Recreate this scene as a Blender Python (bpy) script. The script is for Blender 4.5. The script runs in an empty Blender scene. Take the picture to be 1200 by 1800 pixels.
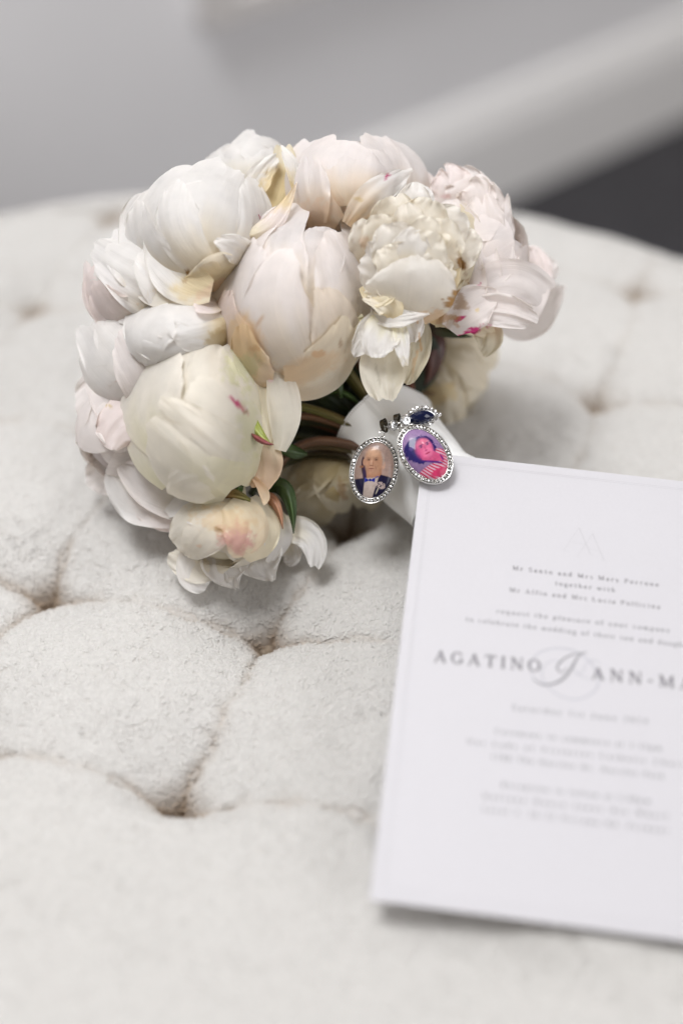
import bpy, math, random
import numpy as np
from mathutils import Vector, Matrix, Quaternion

# ------------------------------------------------------------------ camera, world, lamps
scene = bpy.context.scene
C = scene.collection
CAM = np.array([0.0, 0.0, 0.5])
S45 = math.sqrt(0.5)
FWD = np.array([0, S45, -S45]); UPV = np.array([0, S45, S45]); RGT = np.array([1.0, 0, 0])
FPX = 2500.0

def P(px, py, d):
    """world point seen at photo pixel px,py at distance d along the view axis"""
    return CAM + d * (FWD + (px - 600) / FPX * RGT + (900 - py) / FPX * UPV)

cd = bpy.data.cameras.new("camera")
cam = bpy.data.objects.new("camera", cd); C.objects.link(cam)
cam.location = CAM; cam.rotation_euler = (math.radians(45), 0, 0)
cd.lens = 50; cd.sensor_fit = 'VERTICAL'; cd.sensor_height = 36; cd.sensor_width = 24
cd.clip_start = 0.02; cd.clip_end = 50
cd.dof.use_dof = True; cd.dof.focus_distance = 0.641; cd.dof.aperture_fstop = 1.8
scene.camera = cam

world = bpy.data.worlds.new("World"); scene.world = world; world.use_nodes = True
bg = world.node_tree.nodes["Background"]
bg.inputs[0].default_value = (1.0, 0.87, 0.73, 1); bg.inputs[1].default_value = 0.20

def area(name, loc, target, size, power, col, sy=None):
    l = bpy.data.lights.new(name, 'AREA'); l.shape = 'RECTANGLE'; l.size = size; l.size_y = sy or size
    l.energy = power; l.color = col
    o = bpy.data.objects.new(name, l); C.objects.link(o); o.location = loc
    o.rotation_euler = (Vector(target) - Vector(loc)).to_track_quat('-Z', 'Y').to_euler()
    return o
area("window_light", (-.12, 0.88, 2.1), (0, 0.5, 0), 1.5, 11.5, (0.92, 0.95, 1.0), 1.4)
area("right_fill_light", (1.7, -0.5, 1.0), (0, 1.1, -.1), 1.5, 28, (0.96, 0.965, 1.0))  # added fill from the right to brighten the wall, no source seen
area("wall_fill_light", (-.45, .45, 1.8), (-.35, 1.15, -.2), .6, 28, (0.97, 0.975, 0.99))  # added wash that brightens the wall, no fixture seen
area("petal_fill_light", (-1.5, -0.7, 1.5), (-.05, 0.5, .08), 1.2, 4, (0.94, 0.96, 1.0))  # added fill from the front left to lift the petals
area("downlight_near", (0.10, 0.35, 1.9), (0, 0.5, 0), 0.05, 0.55, (1, 0.95, 0.88))
area("downlight_far", (0.42, 0.62, 1.9), (0, 0.5, 0), 0.05, 0.55, (1, 0.95, 0.88))

scene.view_settings.view_transform = 'Standard'; scene.view_settings.look = 'None'
scene.view_settings.exposure = -0.22; scene.view_settings.gamma = 1.0
scene.cycles.max_bounces = 8; scene.cycles.transparent_max_bounces = 8
scene.cycles.use_denoising = True

# ------------------------------------------------------------------ helpers
rng = np.random.default_rng(7)
ORG = {}

def mk(name, verts, faces, mat, parent=None, origin=None, smooth=True, cols=None, uvs=None):
    verts = np.asarray(verts, float)
    org = np.array(origin if origin is not None else (ORG[parent.name] if parent else (0, 0, 0)), float)
    me = bpy.data.meshes.new(name)
    loc = verts - org
    if isinstance(faces, np.ndarray) and faces.ndim == 2:
        n = faces.shape[1]; nf = len(faces)
        me.vertices.add(len(loc)); me.vertices.foreach_set("co", loc.astype(np.float32).ravel())
        me.loops.add(nf * n); me.loops.foreach_set("vertex_index", faces.astype(np.int32).ravel())
        me.polygons.add(nf); me.polygons.foreach_set("loop_start", np.arange(0, nf * n, n, dtype=np.int32))
        me.update(calc_edges=True); me.validate()
    else:
        me.from_pydata([tuple(v) for v in loc], [], [tuple(int(i) for i in f) for f in faces]); me.update()
    if smooth:
        me.polygons.foreach_set("use_smooth", np.ones(len(me.polygons), bool))
    if cols is not None:
        a = me.color_attributes.new("tint", 'FLOAT_COLOR', 'POINT')
        c4 = np.ones((len(verts), 4), np.float32); c4[:, :3] = cols
        a.data.foreach_set("color", c4.ravel())
    if uvs is not None:
        uv = me.uv_layers.new(name="UVMap")
        vi = np.zeros(len(me.loops), np.int32); me.loops.foreach_get("vertex_index", vi)
        uv.data.foreach_set("uv", np.asarray(uvs, np.float32)[vi].ravel())
    if mat: me.materials.append(mat)
    o = bpy.data.objects.new(name, me); C.objects.link(o)
    ORG[o.name] = org
    if parent:
        o.parent = parent; o.location = org - ORG[parent.name]
    else: o.location = org
    return o

def empty(name, loc):
    o = bpy.data.objects.new(name, None); o.empty_display_size = 0.01
    C.objects.link(o); o.location = loc; ORG[o.name] = np.array(loc, float); return o

def tag(o, label=None, cat=None, group=None, kind=None):
    if label: o["label"] = label
    if cat: o["category"] = cat
    if group: o["group"] = group
    if kind: o["kind"] = kind
    return o

def grid_faces(nu, nv, wrap=False):
    i = np.arange(nu if wrap else nu - 1)[:, None]; j = np.arange(nv - 1)[None, :]
    i2 = (i + 1) % nu
    a = i * nv + j; b = i2 * nv + j; c = i2 * nv + j + 1; d = i * nv + j + 1
    return np.stack([a + 0 * b, b, c, d], -1).reshape(-1, 4)

def vnoise(x, y, seed=0):
    x = np.asarray(x, float); y = np.asarray(y, float)
    r = np.random.default_rng(seed).random((256, 256)) * 2 - 1
    xi = np.floor(x).astype(int); yi = np.floor(y).astype(int)
    fx = x - xi; fy = y - yi
    fx = fx * fx * fx * (fx * (fx * 6 - 15) + 10); fy = fy * fy * fy * (fy * (fy * 6 - 15) + 10)
    a = r[xi % 256, yi % 256]; b = r[(xi + 1) % 256, yi % 256]
    c = r[xi % 256, (yi + 1) % 256]; d = r[(xi + 1) % 256, (yi + 1) % 256]
    return (a * (1 - fx) + b * fx) * (1 - fy) + (c * (1 - fx) + d * fx) * fy

def sm(a, b, x):
    t = np.clip((x - a) / (b - a), 0, 1); return t * t * (3 - 2 * t)

def mat(name, col=(.8, .8, .8), rough=.5, metal=0.0, **k):
    m = bpy.data.materials.new(name); m.use_nodes = True
    b = m.node_tree.nodes["Principled BSDF"]
    b.inputs["Base Color"].default_value = (*col, 1); b.inputs["Roughness"].default_value = rough
    b.inputs["Metallic"].default_value = metal
    for kk, v in k.items():
        b.inputs[kk.replace("_", " ")].default_value = v
    return m

def N(m, t, **k):
    n = m.node_tree.nodes.new(t)
    for a, v in k.items(): setattr(n, a, v)
    return n
def L(m, a, b): m.node_tree.links.new(a, b)

# ------------------------------------------------------------------ materials
def petal_material():
    m = bpy.data.materials.new("petal"); m.use_nodes = True; nt = m.node_tree
    b = nt.nodes["Principled BSDF"]; out = nt.nodes["Material Output"]
    at = N(m, 'ShaderNodeAttribute', attribute_name="tint")
    uv = N(m, 'ShaderNodeUVMap')
    mp = N(m, 'ShaderNodeMapping'); mp.inputs['Scale'].default_value = (26, 2.2, 1)
    L(m, uv.outputs[0], mp.inputs[0])
    n1 = N(m, 'ShaderNodeTexNoise'); n1.inputs['Scale'].default_value = 1.0; n1.inputs['Detail'].default_value = 3
    L(m, mp.outputs[0], n1.inputs['Vector'])
    geo = N(m, 'ShaderNodeNewGeometry')
    n2 = N(m, 'ShaderNodeTexNoise'); n2.inputs['Scale'].default_value = 140; n2.inputs['Detail'].default_value = 4
    L(m, geo.outputs['Position'], n2.inputs['Vector'])
    mr = N(m, 'ShaderNodeMapRange'); mr.inputs[1].default_value = .3; mr.inputs[2].default_value = .7
    mr.inputs[3].default_value = .955; mr.inputs[4].default_value = 1.02
    L(m, n2.outputs[0], mr.inputs[0])
    mr2 = N(m, 'ShaderNodeMapRange'); mr2.inputs[1].default_value = .3; mr2.inputs[2].default_value = .7
    mr2.inputs[3].default_value = .985; mr2.inputs[4].default_value = 1.008
    L(m, n1.outputs[0], mr2.inputs[0])
    mu = N(m, 'ShaderNodeMath', operation='MULTIPLY'); L(m, mr.outputs[0], mu.inputs[0]); L(m, mr2.outputs[0], mu.inputs[1])
    vm = N(m, 'ShaderNodeVectorMath', operation='SCALE')
    L(m, at.outputs['Color'], vm.inputs[0]); L(m, mu.outputs[0], vm.inputs['Scale'])
    L(m, vm.outputs[0], b.inputs['Base Color'])
    b.inputs['Roughness'].default_value = .55; b.inputs['Specular IOR Level'].default_value = .3
    b.inputs['Sheen Weight'].default_value = .08
    ad = N(m, 'ShaderNodeMath', operation='ADD'); L(m, n1.outputs[0], ad.inputs[0]); L(m, n2.outputs[0], ad.inputs[1])
    bp = N(m, 'ShaderNodeBump'); bp.inputs['Strength'].default_value = .35; bp.inputs['Distance'].default_value = .0006
    L(m, ad.outputs[0], bp.inputs['Height']); L(m, bp.outputs[0], b.inputs['Normal'])
    tr = N(m, 'ShaderNodeBsdfTranslucent'); wm = N(m, 'ShaderNodeVectorMath', operation='MULTIPLY'); wm.inputs[1].default_value = (1.0, .95, .87); L(m, vm.outputs[0], wm.inputs[0]); L(m, wm.outputs[0], tr.inputs[0]); L(m, bp.outputs[0], tr.inputs['Normal'])
    mx = N(m, 'ShaderNodeMixShader'); mx.inputs[0].default_value = .42
    L(m, b.outputs[0], mx.inputs[1]); L(m, tr.outputs[0], mx.inputs[2]); L(m, mx.outputs[0], out.inputs[0])
    return m
M_PETAL = petal_material()

def plant_material(name, rough=.45):
    m = mat(name, rough=rough)
    b = m.node_tree.nodes["Principled BSDF"]
    at = N(m, 'ShaderNodeAttribute', attribute_name="tint")
    uv = N(m, 'ShaderNodeUVMap'); mp = N(m, 'ShaderNodeMapping'); mp.inputs['Scale'].default_value = (14, 3, 1)
    L(m, uv.outputs[0], mp.inputs[0])
    n = N(m, 'ShaderNodeTexNoise'); n.inputs['Scale'].default_value = 1; n.inputs['Detail'].default_value = 4
    L(m, mp.outputs[0], n.inputs[0])
    mr = N(m, 'ShaderNodeMapRange'); mr.inputs[1].default_value = .3; mr.inputs[2].default_value = .7
    mr.inputs[3].default_value = .6; mr.inputs[4].default_value = 1.35
    L(m, n.outputs[0], mr.inputs[0])
    vm = N(m, 'ShaderNodeVectorMath', operation='SCALE'); L(m, at.outputs['Color'], vm.inputs[0]); L(m, mr.outputs[0], vm.inputs['Scale'])
    L(m, vm.outputs[0], b.inputs['Base Color'])
    bp = N(m, 'ShaderNodeBump'); bp.inputs['Strength'].default_value = .4; bp.inputs['Distance'].default_value = .0005
    L(m, n.outputs[0], bp.inputs['Height']); L(m, bp.outputs[0], b.inputs['Normal'])
    return m
M_LEAF = plant_material("foliage", .4)
M_STEM = plant_material("stem", .5)

def wool_material():
    m = mat("boucle_wool", rough=.95); b = m.node_tree.nodes["Principled BSDF"]
    geo = N(m, 'ShaderNodeNewGeometry')
    at = N(m, 'ShaderNodeAttribute', attribute_name="tint")
    nw = N(m, 'ShaderNodeTexNoise'); nw.inputs['Scale'].default_value = 160; nw.inputs['Detail'].default_value = 3
    L(m, geo.outputs['Position'], nw.inputs['Vector'])
    sc_ = N(m, 'ShaderNodeVectorMath', operation='SCALE'); sc_.inputs['Scale'].default_value = .006
    L(m, nw.outputs['Color'], sc_.inputs[0])
    ad = N(m, 'ShaderNodeVectorMath', operation='ADD'); L(m, geo.outputs['Position'], ad.inputs[0]); L(m, sc_.outputs[0], ad.inputs[1])
    vo = N(m, 'ShaderNodeTexVoronoi'); vo.feature = 'SMOOTH_F1'; vo.inputs['Scale'].default_value = 420
    vo.inputs['Smoothness'].default_value = .35
    L(m, ad.outputs[0], vo.inputs['Vector'])
    n2 = N(m, 'ShaderNodeTexNoise'); n2.inputs['Scale'].default_value = 1500; n2.inputs['Detail'].default_value = 4
    L(m, geo.outputs['Position'], n2.inputs['Vector'])
    h = N(m, 'ShaderNodeMath', operation='MULTIPLY_ADD'); L(m, vo.outputs['Distance'], h.inputs[0]); h.inputs[1].default_value = -1.2
    L(m, n2.outputs[0], h.inputs[2])
    bp = N(m, 'ShaderNodeBump'); bp.inputs['Strength'].default_value = .2; bp.inputs['Distance'].default_value = .0008
    L(m, h.outputs[0], bp.inputs['Height']); L(m, bp.outputs[0], b.inputs['Normal'])
    mr = N(m, 'ShaderNodeMapRange'); mr.inputs[1].default_value = .25; mr.inputs[2].default_value = .8
    mr.inputs[3].default_value = 1.0; mr.inputs[4].default_value = .93
    L(m, vo.outputs['Distance'], mr.inputs[0])
    vm = N(m, 'ShaderNodeVectorMath', operation='SCALE'); L(m, at.outputs['Color'], vm.inputs[0]); L(m, mr.outputs[0], vm.inputs['Scale'])
    L(m, vm.outputs[0], b.inputs['Base Color'])
    b.inputs['Sheen Weight'].default_value = .1; b.inputs['Sheen Roughness'].default_value = .6
    b.inputs['Specular IOR Level'].default_value = .1
    return m
M_WOOL = wool_material()

def noisy(name, col, rough, scale, amt=.06, bump=0.0, bdist=.001):
    m = mat(name, col, rough); b = m.node_tree.nodes["Principled BSDF"]
    geo = N(m, 'ShaderNodeNewGeometry')
    n = N(m, 'ShaderNodeTexNoise'); n.inputs['Scale'].default_value = scale; n.inputs['Detail'].default_value = 5
    L(m, geo.outputs['Position'], n.inputs['Vector'])
    mr = N(m, 'ShaderNodeMapRange'); mr.inputs[1].default_value = .3; mr.inputs[2].default_value = .7
    mr.inputs[3].default_value = 1 - amt; mr.inputs[4].default_value = 1 + amt
    L(m, n.outputs[0], mr.inputs[0])
    rgb = N(m, 'ShaderNodeRGB'); rgb.outputs[0].default_value = (*col, 1)
    vm = N(m, 'ShaderNodeVectorMath', operation='SCALE'); L(m, rgb.outputs[0], vm.inputs[0]); L(m, mr.outputs[0], vm.inputs['Scale'])
    L(m, vm.outputs[0], b.inputs['Base Color'])
    if bump:
        bp = N(m, 'ShaderNodeBump'); bp.inputs['Strength'].default_value = bump; bp.inputs['Distance'].default_value = bdist
        L(m, n.outputs[0], bp.inputs['Height']); L(m, bp.outputs[0], b.inputs['Normal'])
    return m
M_WALL = noisy("painted_wall", (.90, .89, .90), .6, 6, .02)
M_SKIRT = noisy("skirting_paint", (.90, .885, .87), .4, 8, .02)
M_FLOOR = noisy("dark_carpet", (.045, .043, .047), .95, 90, .3, .6, .004)
M_FRAME = noisy("frame_paint", (.72, .69, .67), .5, 30, .04)
M_CANVAS = noisy("frame_canvas", (.70, .69, .69), .7, 200, .03)
M_CARD = noisy("card_stock", (.575, .563, .585), .55, 900, .012, .12, .0001)
M_INK = noisy("grey_ink", (.19, .18, .195), .5, 500, .05)
M_INK2 = noisy("pale_grey_ink", (.23, .225, .24), .5, 500, .05)
M_INK3 = noisy("light_foil", (.47, .465, .50), .4, 500, .05)
M_BLIND = noisy("deboss_shade", (.52, .51, .53), .6, 500, .03)  # relief shade of the pressed lines, put into a darker tone
M_SILVER = noisy("silver", (.66, .65, .63), .22, 700, .08); M_SILVER.node_tree.nodes["Principled BSDF"].inputs['Metallic'].default_value = 1
M_BLACK = noisy("darkened_silver", (.10, .09, .075), .18, 500, .1); M_BLACK.node_tree.nodes["Principled BSDF"].inputs['Metallic'].default_value = 1
M_CRYSTAL = noisy("foiled_crystal", (.92, .93, .95), .04, 900, .05)
def facet_glints(m, lo, hi):  # bright and dark cells painted like reflections inside the stone
    b = m.node_tree.nodes["Principled BSDF"]; geo = N(m, 'ShaderNodeNewGeometry'); v = N(m, 'ShaderNodeTexVoronoi'); v.inputs['Scale'].default_value = 2600
    L(m, geo.outputs['Position'], v.inputs['Vector']); sp = N(m, 'ShaderNodeSeparateColor'); L(m, v.outputs['Color'], sp.inputs[0])
    mr = N(m, 'ShaderNodeMapRange'); mr.inputs[1].default_value = .25; mr.inputs[2].default_value = .6; mr.inputs[3].default_value = lo; mr.inputs[4].default_value = hi
    L(m, sp.outputs[0], mr.inputs[0]); cb = N(m, 'ShaderNodeCombineColor')
    for i in range(3): L(m, mr.outputs[0], cb.inputs[i])
    L(m, cb.outputs[0], b.inputs['Base Color'])
facet_glints(M_CRYSTAL, .55, 1.0)
_b = M_CRYSTAL.node_tree.nodes["Principled BSDF"]; _b.inputs['Metallic'].default_value = .85
M_SAPPH = noisy("sapphire_glass", (.002, .006, .035), .05, 300, .1)
_b = M_SAPPH.node_tree.nodes["Principled BSDF"]; _b.inputs['Coat Weight'].default_value = .3; _b.inputs['Metallic'].default_value = .0
def satin_material():
    m = mat("satin_ribbon", (.86, .86, .85), .36); b = m.node_tree.nodes["Principled BSDF"]
    b.inputs['Sheen Weight'].default_value = .2
    b.inputs['Anisotropic'].default_value = .5
    uv = N(m, 'ShaderNodeUVMap'); w = N(m, 'ShaderNodeTexWave'); w.inputs['Scale'].default_value = 120; w.inputs['Distortion'].default_value = .6
    mp = N(m, 'ShaderNodeMapping'); mp.inputs['Rotation'].default_value = (0, 0, .7); L(m, uv.outputs[0], mp.inputs[0]); L(m, mp.outputs[0], w.inputs[0])
    n = N(m, 'ShaderNodeTexNoise'); n.inputs['Scale'].default_value = 6; n.inputs['Detail'].default_value = 3; L(m, uv.outputs[0], n.inputs[0])
    ad = N(m, 'ShaderNodeMath', operation='MULTIPLY_ADD'); L(m, n.outputs[0], ad.inputs[0]); ad.inputs[1].default_value = 3; L(m, w.outputs[0], ad.inputs[2])
    bp = N(m, 'ShaderNodeBump'); bp.inputs['Strength'].default_value = .18; bp.inputs['Distance'].default_value = .0004
    L(m, ad.outputs[0], bp.inputs['Height']); L(m, bp.outputs[0], b.inputs['Normal'])
    return m
M_SATIN = satin_material()
def print_material():
    m = mat("resin_photo", rough=.35); b = m.node_tree.nodes["Principled BSDF"]
    at = N(m, 'ShaderNodeAttribute', attribute_name="tint"); L(m, at.outputs['Color'], b.inputs['Base Color'])
    b.inputs['Coat Weight'].default_value = .35; b.inputs['Specular IOR Level'].default_value = .15; b.inputs['Coat Roughness'].default_value = .02; b.inputs['Coat IOR'].default_value = 1.5
    return m
M_PRINT = print_material()

# ------------------------------------------------------------------ room
WD = np.array([.793, .609, 0.0]); WN = np.array([.609, -.793, 0.0])       # wall direction and its normal into the room
W0 = np.array([.190, 1.500, -.45]) ; FZ = -.45
def wallp(s, z, off=0.0): return W0 + WD * s + WN * off + np.array([0, 0, z - FZ])
def box_on_wall(s0, s1, z0, z1, o0, o1):
    v = [wallp(s, z, o) for s in (s0, s1) for z in (z0, z1) for o in (o0, o1)]
    f = [(0, 1, 3, 2), (4, 6, 7, 5), (0, 4, 5, 1), (2, 3, 7, 6), (0, 2, 6, 4), (1, 5, 7, 3)]
    return v, f
fl = mk("floor", [(-4, -2, FZ), (5, -2, FZ), (5, 5, FZ), (-4, 5, FZ)], [(0, 1, 2, 3)], M_FLOOR, smooth=False)
tag(fl, kind="structure")
v, f = box_on_wall(-3, 3.5, FZ, 2.2, -.1, 0); tag(mk("wall", v, f, M_WALL, smooth=False), kind="structure")
# skirting board profile with a stepped moulded top
prof = [(0.0, 0.0), (.018, 0.0), (.018, .105), (.015, .112), (.015, .118), (.011, .128), (.008, .140), (.0, .147)]
vs = []; 
for s in (-2.99, 3.49):
    for o_, z_ in prof: vs.append(wallp(s, FZ + z_, o_ + .0005))
n = len(prof); fs = [(i, i + 1, n + i + 1, n + i) for i in range(n - 1)] + [tuple(range(n))[::-1], tuple(range(n, 2 * n))]
tag(mk("skirting_board", vs, fs, M_SKIRT, smooth=False), kind="structure")

def ray_wall(px, py, off=0.0):
    d = P(px, py, 1.0) - CAM; t = ((W0 + WN * off - CAM) @ WN) / (d @ WN); X = CAM + d * t
    return (X - W0) @ WD, X[2]
s0, z0 = ray_wall(372, 52, .02)
fo = wallp(s0, z0, 0)
pf = tag(empty("picture_frame", fo), "off-white picture frame on the pale wall, only its lower corner in view", "picture frame")
def wbox(name, a, m, parent):
    v, f = box_on_wall(*a); return mk(name, v, f, m, parent, smooth=False)
fw = .022
wbox("frame_rail", (s0, s0 + .55, z0, z0 + fw, .001, .022), M_FRAME, pf)
wbox("frame_rail", (s0, s0 + .55, z0 + .4, z0 + .4 + fw, .001, .022), M_FRAME, pf)
wbox("frame_stile", (s0, s0 + fw, z0 + fw + .0005, z0 + .3995, .001, .0215), M_FRAME, pf)
wbox("frame_stile", (s0 + .55 - fw, s0 + .55, z0 + fw + .0005, z0 + .3995, .001, .0215), M_FRAME, pf)
wbox("canvas", (s0 + fw + .0005, s0 + .55 - fw - .0005, z0 + fw + .0005, z0 + .3995, .002, .012), M_CANVAS, pf)

# ------------------------------------------------------------------ ottoman
OC = np.array([-.050, .340]); OR = .470; ZTOP = .010
A_ = np.array([.105, -.025]); B_ = np.array([.034, .093]); B1 = np.array([-.069, .333])
LI = np.linalg.inv(np.stack([A_, B_], 1))
def tuft(x, y):
    g0 = np.exp(-((x + .001) ** 2 + (y - .49) ** 2) / .055 ** 2); x = x - .004 * g0; y = y + .024 * g0
    wx = x + .010 * vnoise(x * 9 + 3, y * 9, 5); wy = y + .008 * vnoise(x * 9 + 70, y * 9 + 9, 6)
    # warp fades out at the buttons so that they stay on the lattice
    uv = np.tensordot(LI, np.stack([x - B1[0], y - B1[1]]), 1); du0 = uv - np.round(uv); r0 = np.hypot(du0[0], du0[1])
    k = sm(.05, .35, r0)
    X = x + (wx - x) * k; Y = y + (wy - y) * k
    uv = np.tensordot(LI, np.stack([X - B1[0], Y - B1[1]]), 1); d = uv - np.round(uv)
    u, w = np.abs(d[0]), np.abs(d[1]); su = np.sin(np.pi * u); sw = np.sin(np.pi * w)
    r = np.hypot(u * .108, w * .099)
    nos = sm(.02, .22, -uv[1]); su = su + (1 - su) * nos; ucr = u + nos * .5      # the front row is one long pillow without seams towards the viewer
    z = -.0145 * (1 - ((su ** 2 + sw ** 2) / 2)) ** 2.5
    wob = .0022 * vnoise(x * 170, y * 170, 31)
    crease = np.abs(np.minimum(ucr * .108, w * .099) + wob * sm(.004, .02, r))
    cm = np.exp(-r / .028)                                   # creases fade towards the middle of each pillow edge
    z -= (.0003 + .0075 * cm) * np.exp(-crease / .0030)
    z -= .011 * np.exp(-(r / .0068) ** 2)
    z -= .0012 * np.exp(-r / .016) * np.abs(np.sin(5.5 * np.arctan2(d[1], d[0]) + 2 * vnoise(x * 60, y * 60, 8)))
    z = z + .0085 * np.exp(-((x - .085) ** 2 + (y - .262) ** 2) / .065 ** 2)
    z = z * (1 - .55 * sm(.48, .66, y)) * (1 - sm(.25, .55, -uv[1])); r = r + .1 * sm(.25, .55, -uv[1]); crease = crease + .1 * sm(.25, .55, -uv[1])
    return z, r, crease, cm
nr, ns_ = 400, 1150
rr = np.concatenate([np.linspace(.0006, OR - .001, 385), ])
th = np.linspace(0, 2 * np.pi, ns_, endpoint=False)
# parameter rho runs over the top, round the shoulder (radius .035) and down the side
sh = .04; top_r = OR - sh
rho = np.concatenate([np.linspace(.0006, top_r, 366), top_r + np.linspace(.0015, sh * np.pi / 2, 30), top_r + sh * np.pi / 2 + np.linspace(.01, .36, 24)])
def prof_r(p):
    a = np.clip((p - top_r) / sh, 0, np.pi / 2)
    r = np.where(p < top_r, p, top_r + sh * np.sin(a)); z = np.where(p < top_r, 0, -sh * (1 - np.cos(a)))
    z = z - np.clip(p - top_r - sh * np.pi / 2, 0, None); return r, z
pr_, pz_ = prof_r(rho)
TH, RH = np.meshgrid(th, pr_, indexing='ij'); ZZ = np.meshgrid(th, pz_, indexing='ij')[1]
XX = OC[0] + RH * np.cos(TH); YY = OC[1] + RH * np.sin(TH)
tz, trd, tcr, tcm = tuft(XX, YY)
edge_f = np.exp(-np.clip(-ZZ, 0, None) / .05)
lump = vnoise(XX * 120, YY * 120, 11) * .0005 + vnoise(XX * 40, YY * 40, 12) * .0012 + vnoise(XX * 14, YY * 14, 15) * .002
ridge = -np.abs(vnoise(XX * 260 + 3 * vnoise(XX * 90, YY * 90, 3), YY * 260 + 3 * vnoise(XX * 90, YY * 90, 4), 13)) * .0006
ridge += -np.abs(vnoise(XX * 430, YY * 430, 14)) * .0004
ZF = ZTOP + ZZ + tz * edge_f + (lump + ridge) * edge_f
# side bulges
bul = .006 * np.sin(TH * 14) * np.clip(-ZZ / .2, 0, 1)
XX = XX + np.cos(TH) * bul; YY = YY + np.sin(TH) * bul
root = np.exp(-tcr / .0016) * (.08 + 1.0 * np.exp(-trd / .034)) * edge_f + np.exp(-(trd / .007) ** 2)  # creases and dimples browned: backing colour plus painted-in shade
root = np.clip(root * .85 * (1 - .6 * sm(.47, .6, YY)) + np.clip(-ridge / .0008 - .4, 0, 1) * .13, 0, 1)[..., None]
pale = np.array([.585, .570, .545]); tan_shade = np.array([.40, .31, .23])
wcol = (pale * (1 - root) + tan_shade * root) * (1 + .03 * vnoise(XX * 25, YY * 25, 21))[..., None]
V = np.stack([XX, YY, ZF], -1).reshape(-1, 3)
ot = tag(empty("tufted_ottoman", (OC[0], OC[1], FZ)), "round button-tufted ottoman in cream boucle wool under the bouquet", "ottoman")
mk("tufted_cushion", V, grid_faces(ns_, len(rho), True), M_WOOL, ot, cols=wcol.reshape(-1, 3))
# sewn buttons at the bottom of each dimple
def disc_dome(c, r, h, nrm=None, n=14, k=4):
    vs = [np.array(c) + [0, 0, h]]; fs = []
    for i in range(1, k + 1):
        a = i / k * np.pi / 2
        for j in range(n):
            t = 2 * np.pi * j / n; vs.append(np.array(c) + [r * math.sin(a) * math.cos(t), r * math.sin(a) * math.sin(t), h * math.cos(a)])
    for j in range(n): fs.append((0, 1 + j, 1 + (j + 1) % n))
    for i in range(k - 1):
        for j in range(n):
            a = 1 + i * n + j; b = 1 + i * n + (j + 1) % n; fs.append((a, a + n, b + n, b))
    return np.array(vs), fs
M_BUTTON = noisy("shaded_button_cloth", (.34, .27, .20), .9, 900, .15, .5, .0005)  # cloth coloured dark so each button reads as a shaded hole
for i in range(-6, 7):
    for j in range(0, 7):
        q = B1 + A_ * i + B_ * j
        if np.hypot(*(q - OC)) < OR - .06 and q[1] > .2:
            z = ZTOP + tuft(q[0] + (.001 if (i, j) != (0, 2) else .004), q[1] - (0 if (i, j) != (0, 2) else .024))[0] - .0022
            if (i, j) == (0, 2): q = q + np.array([.004, -.024])
            v, f = disc_dome((q[0], q[1], z), .0042, .0035); mk("button", v, f, M_BUTTON, ot)
# nubs of the boucle pile, far too many to count
def wool_curls(n=150000):
    g = np.random.default_rng(33); y = .225 + .56 * g.random(n) ** 1.35; x = -.28 + .54 * g.random(n)
    keep = np.hypot(x - OC[0], y - OC[1]) < OR - .03; x, y = x[keep], y[keep]; n = len(x)
    z = tuft(x, y)[0] + ZTOP + vnoise(x * 120, y * 120, 11) * .0005 + vnoise(x * 40, y * 40, 12) * .0012 + vnoise(x * 14, y * 14, 15) * .002
    az = g.random(n) * 6.283; a = .0008 + .0008 * g.random(n); b = .0005 + .0004 * g.random(n); h = .00025 + .00035 * g.random(n)
    K = 8; V = np.zeros((n, K + 1, 3)); V[:, 0] = np.stack([x, y, z - .0003 + h], -1)
    for k in range(K):
        t = 2 * np.pi * k / K; u, w = a * math.cos(t), b * math.sin(t) + .35 * a * math.cos(t) ** 2 * (1 if k % 2 else .7)
        V[:, k + 1] = np.stack([x + u * np.cos(az) - w * np.sin(az), y + u * np.sin(az) + w * np.cos(az), z - .0005], -1)
    base = (np.arange(n) * (K + 1))[:, None]; fs = np.concatenate([base + np.array([[0, 1 + k, 1 + (k + 1) % K]]) for k in range(K)])
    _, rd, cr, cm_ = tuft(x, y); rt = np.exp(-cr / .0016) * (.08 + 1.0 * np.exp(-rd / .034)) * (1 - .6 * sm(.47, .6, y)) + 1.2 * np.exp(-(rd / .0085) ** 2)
    rt = np.clip(rt * .95, 0, 1)[:, None]; c_ = (pale * (1 - rt) + tan_shade * .8 * rt) * (1.0 + .06 * (g.random(n) - .3))[:, None]  # nubs take the same backing colour and painted crease shade
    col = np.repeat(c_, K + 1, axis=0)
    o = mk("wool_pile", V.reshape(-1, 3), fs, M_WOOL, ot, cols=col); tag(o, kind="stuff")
wool_curls()
# feet under the ottoman
for a in (45, 135, 225, 315):
    x = OC[0] + .33 * math.cos(math.radians(a)); y = OC[1] + .33 * math.sin(math.radians(a))
    vs = []; n = 16
    for (r, z) in ((.022, FZ), (.03, FZ + .06)):
        for j in range(n): vs.append((x + r * math.cos(2 * np.pi * j / n), y + r * math.sin(2 * np.pi * j / n), z))
    mk("foot", vs, [(j, (j + 1) % n, n + (j + 1) % n, n + j) for j in range(n)] + [tuple(range(n))[::-1]], M_BLACK, ot)

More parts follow.
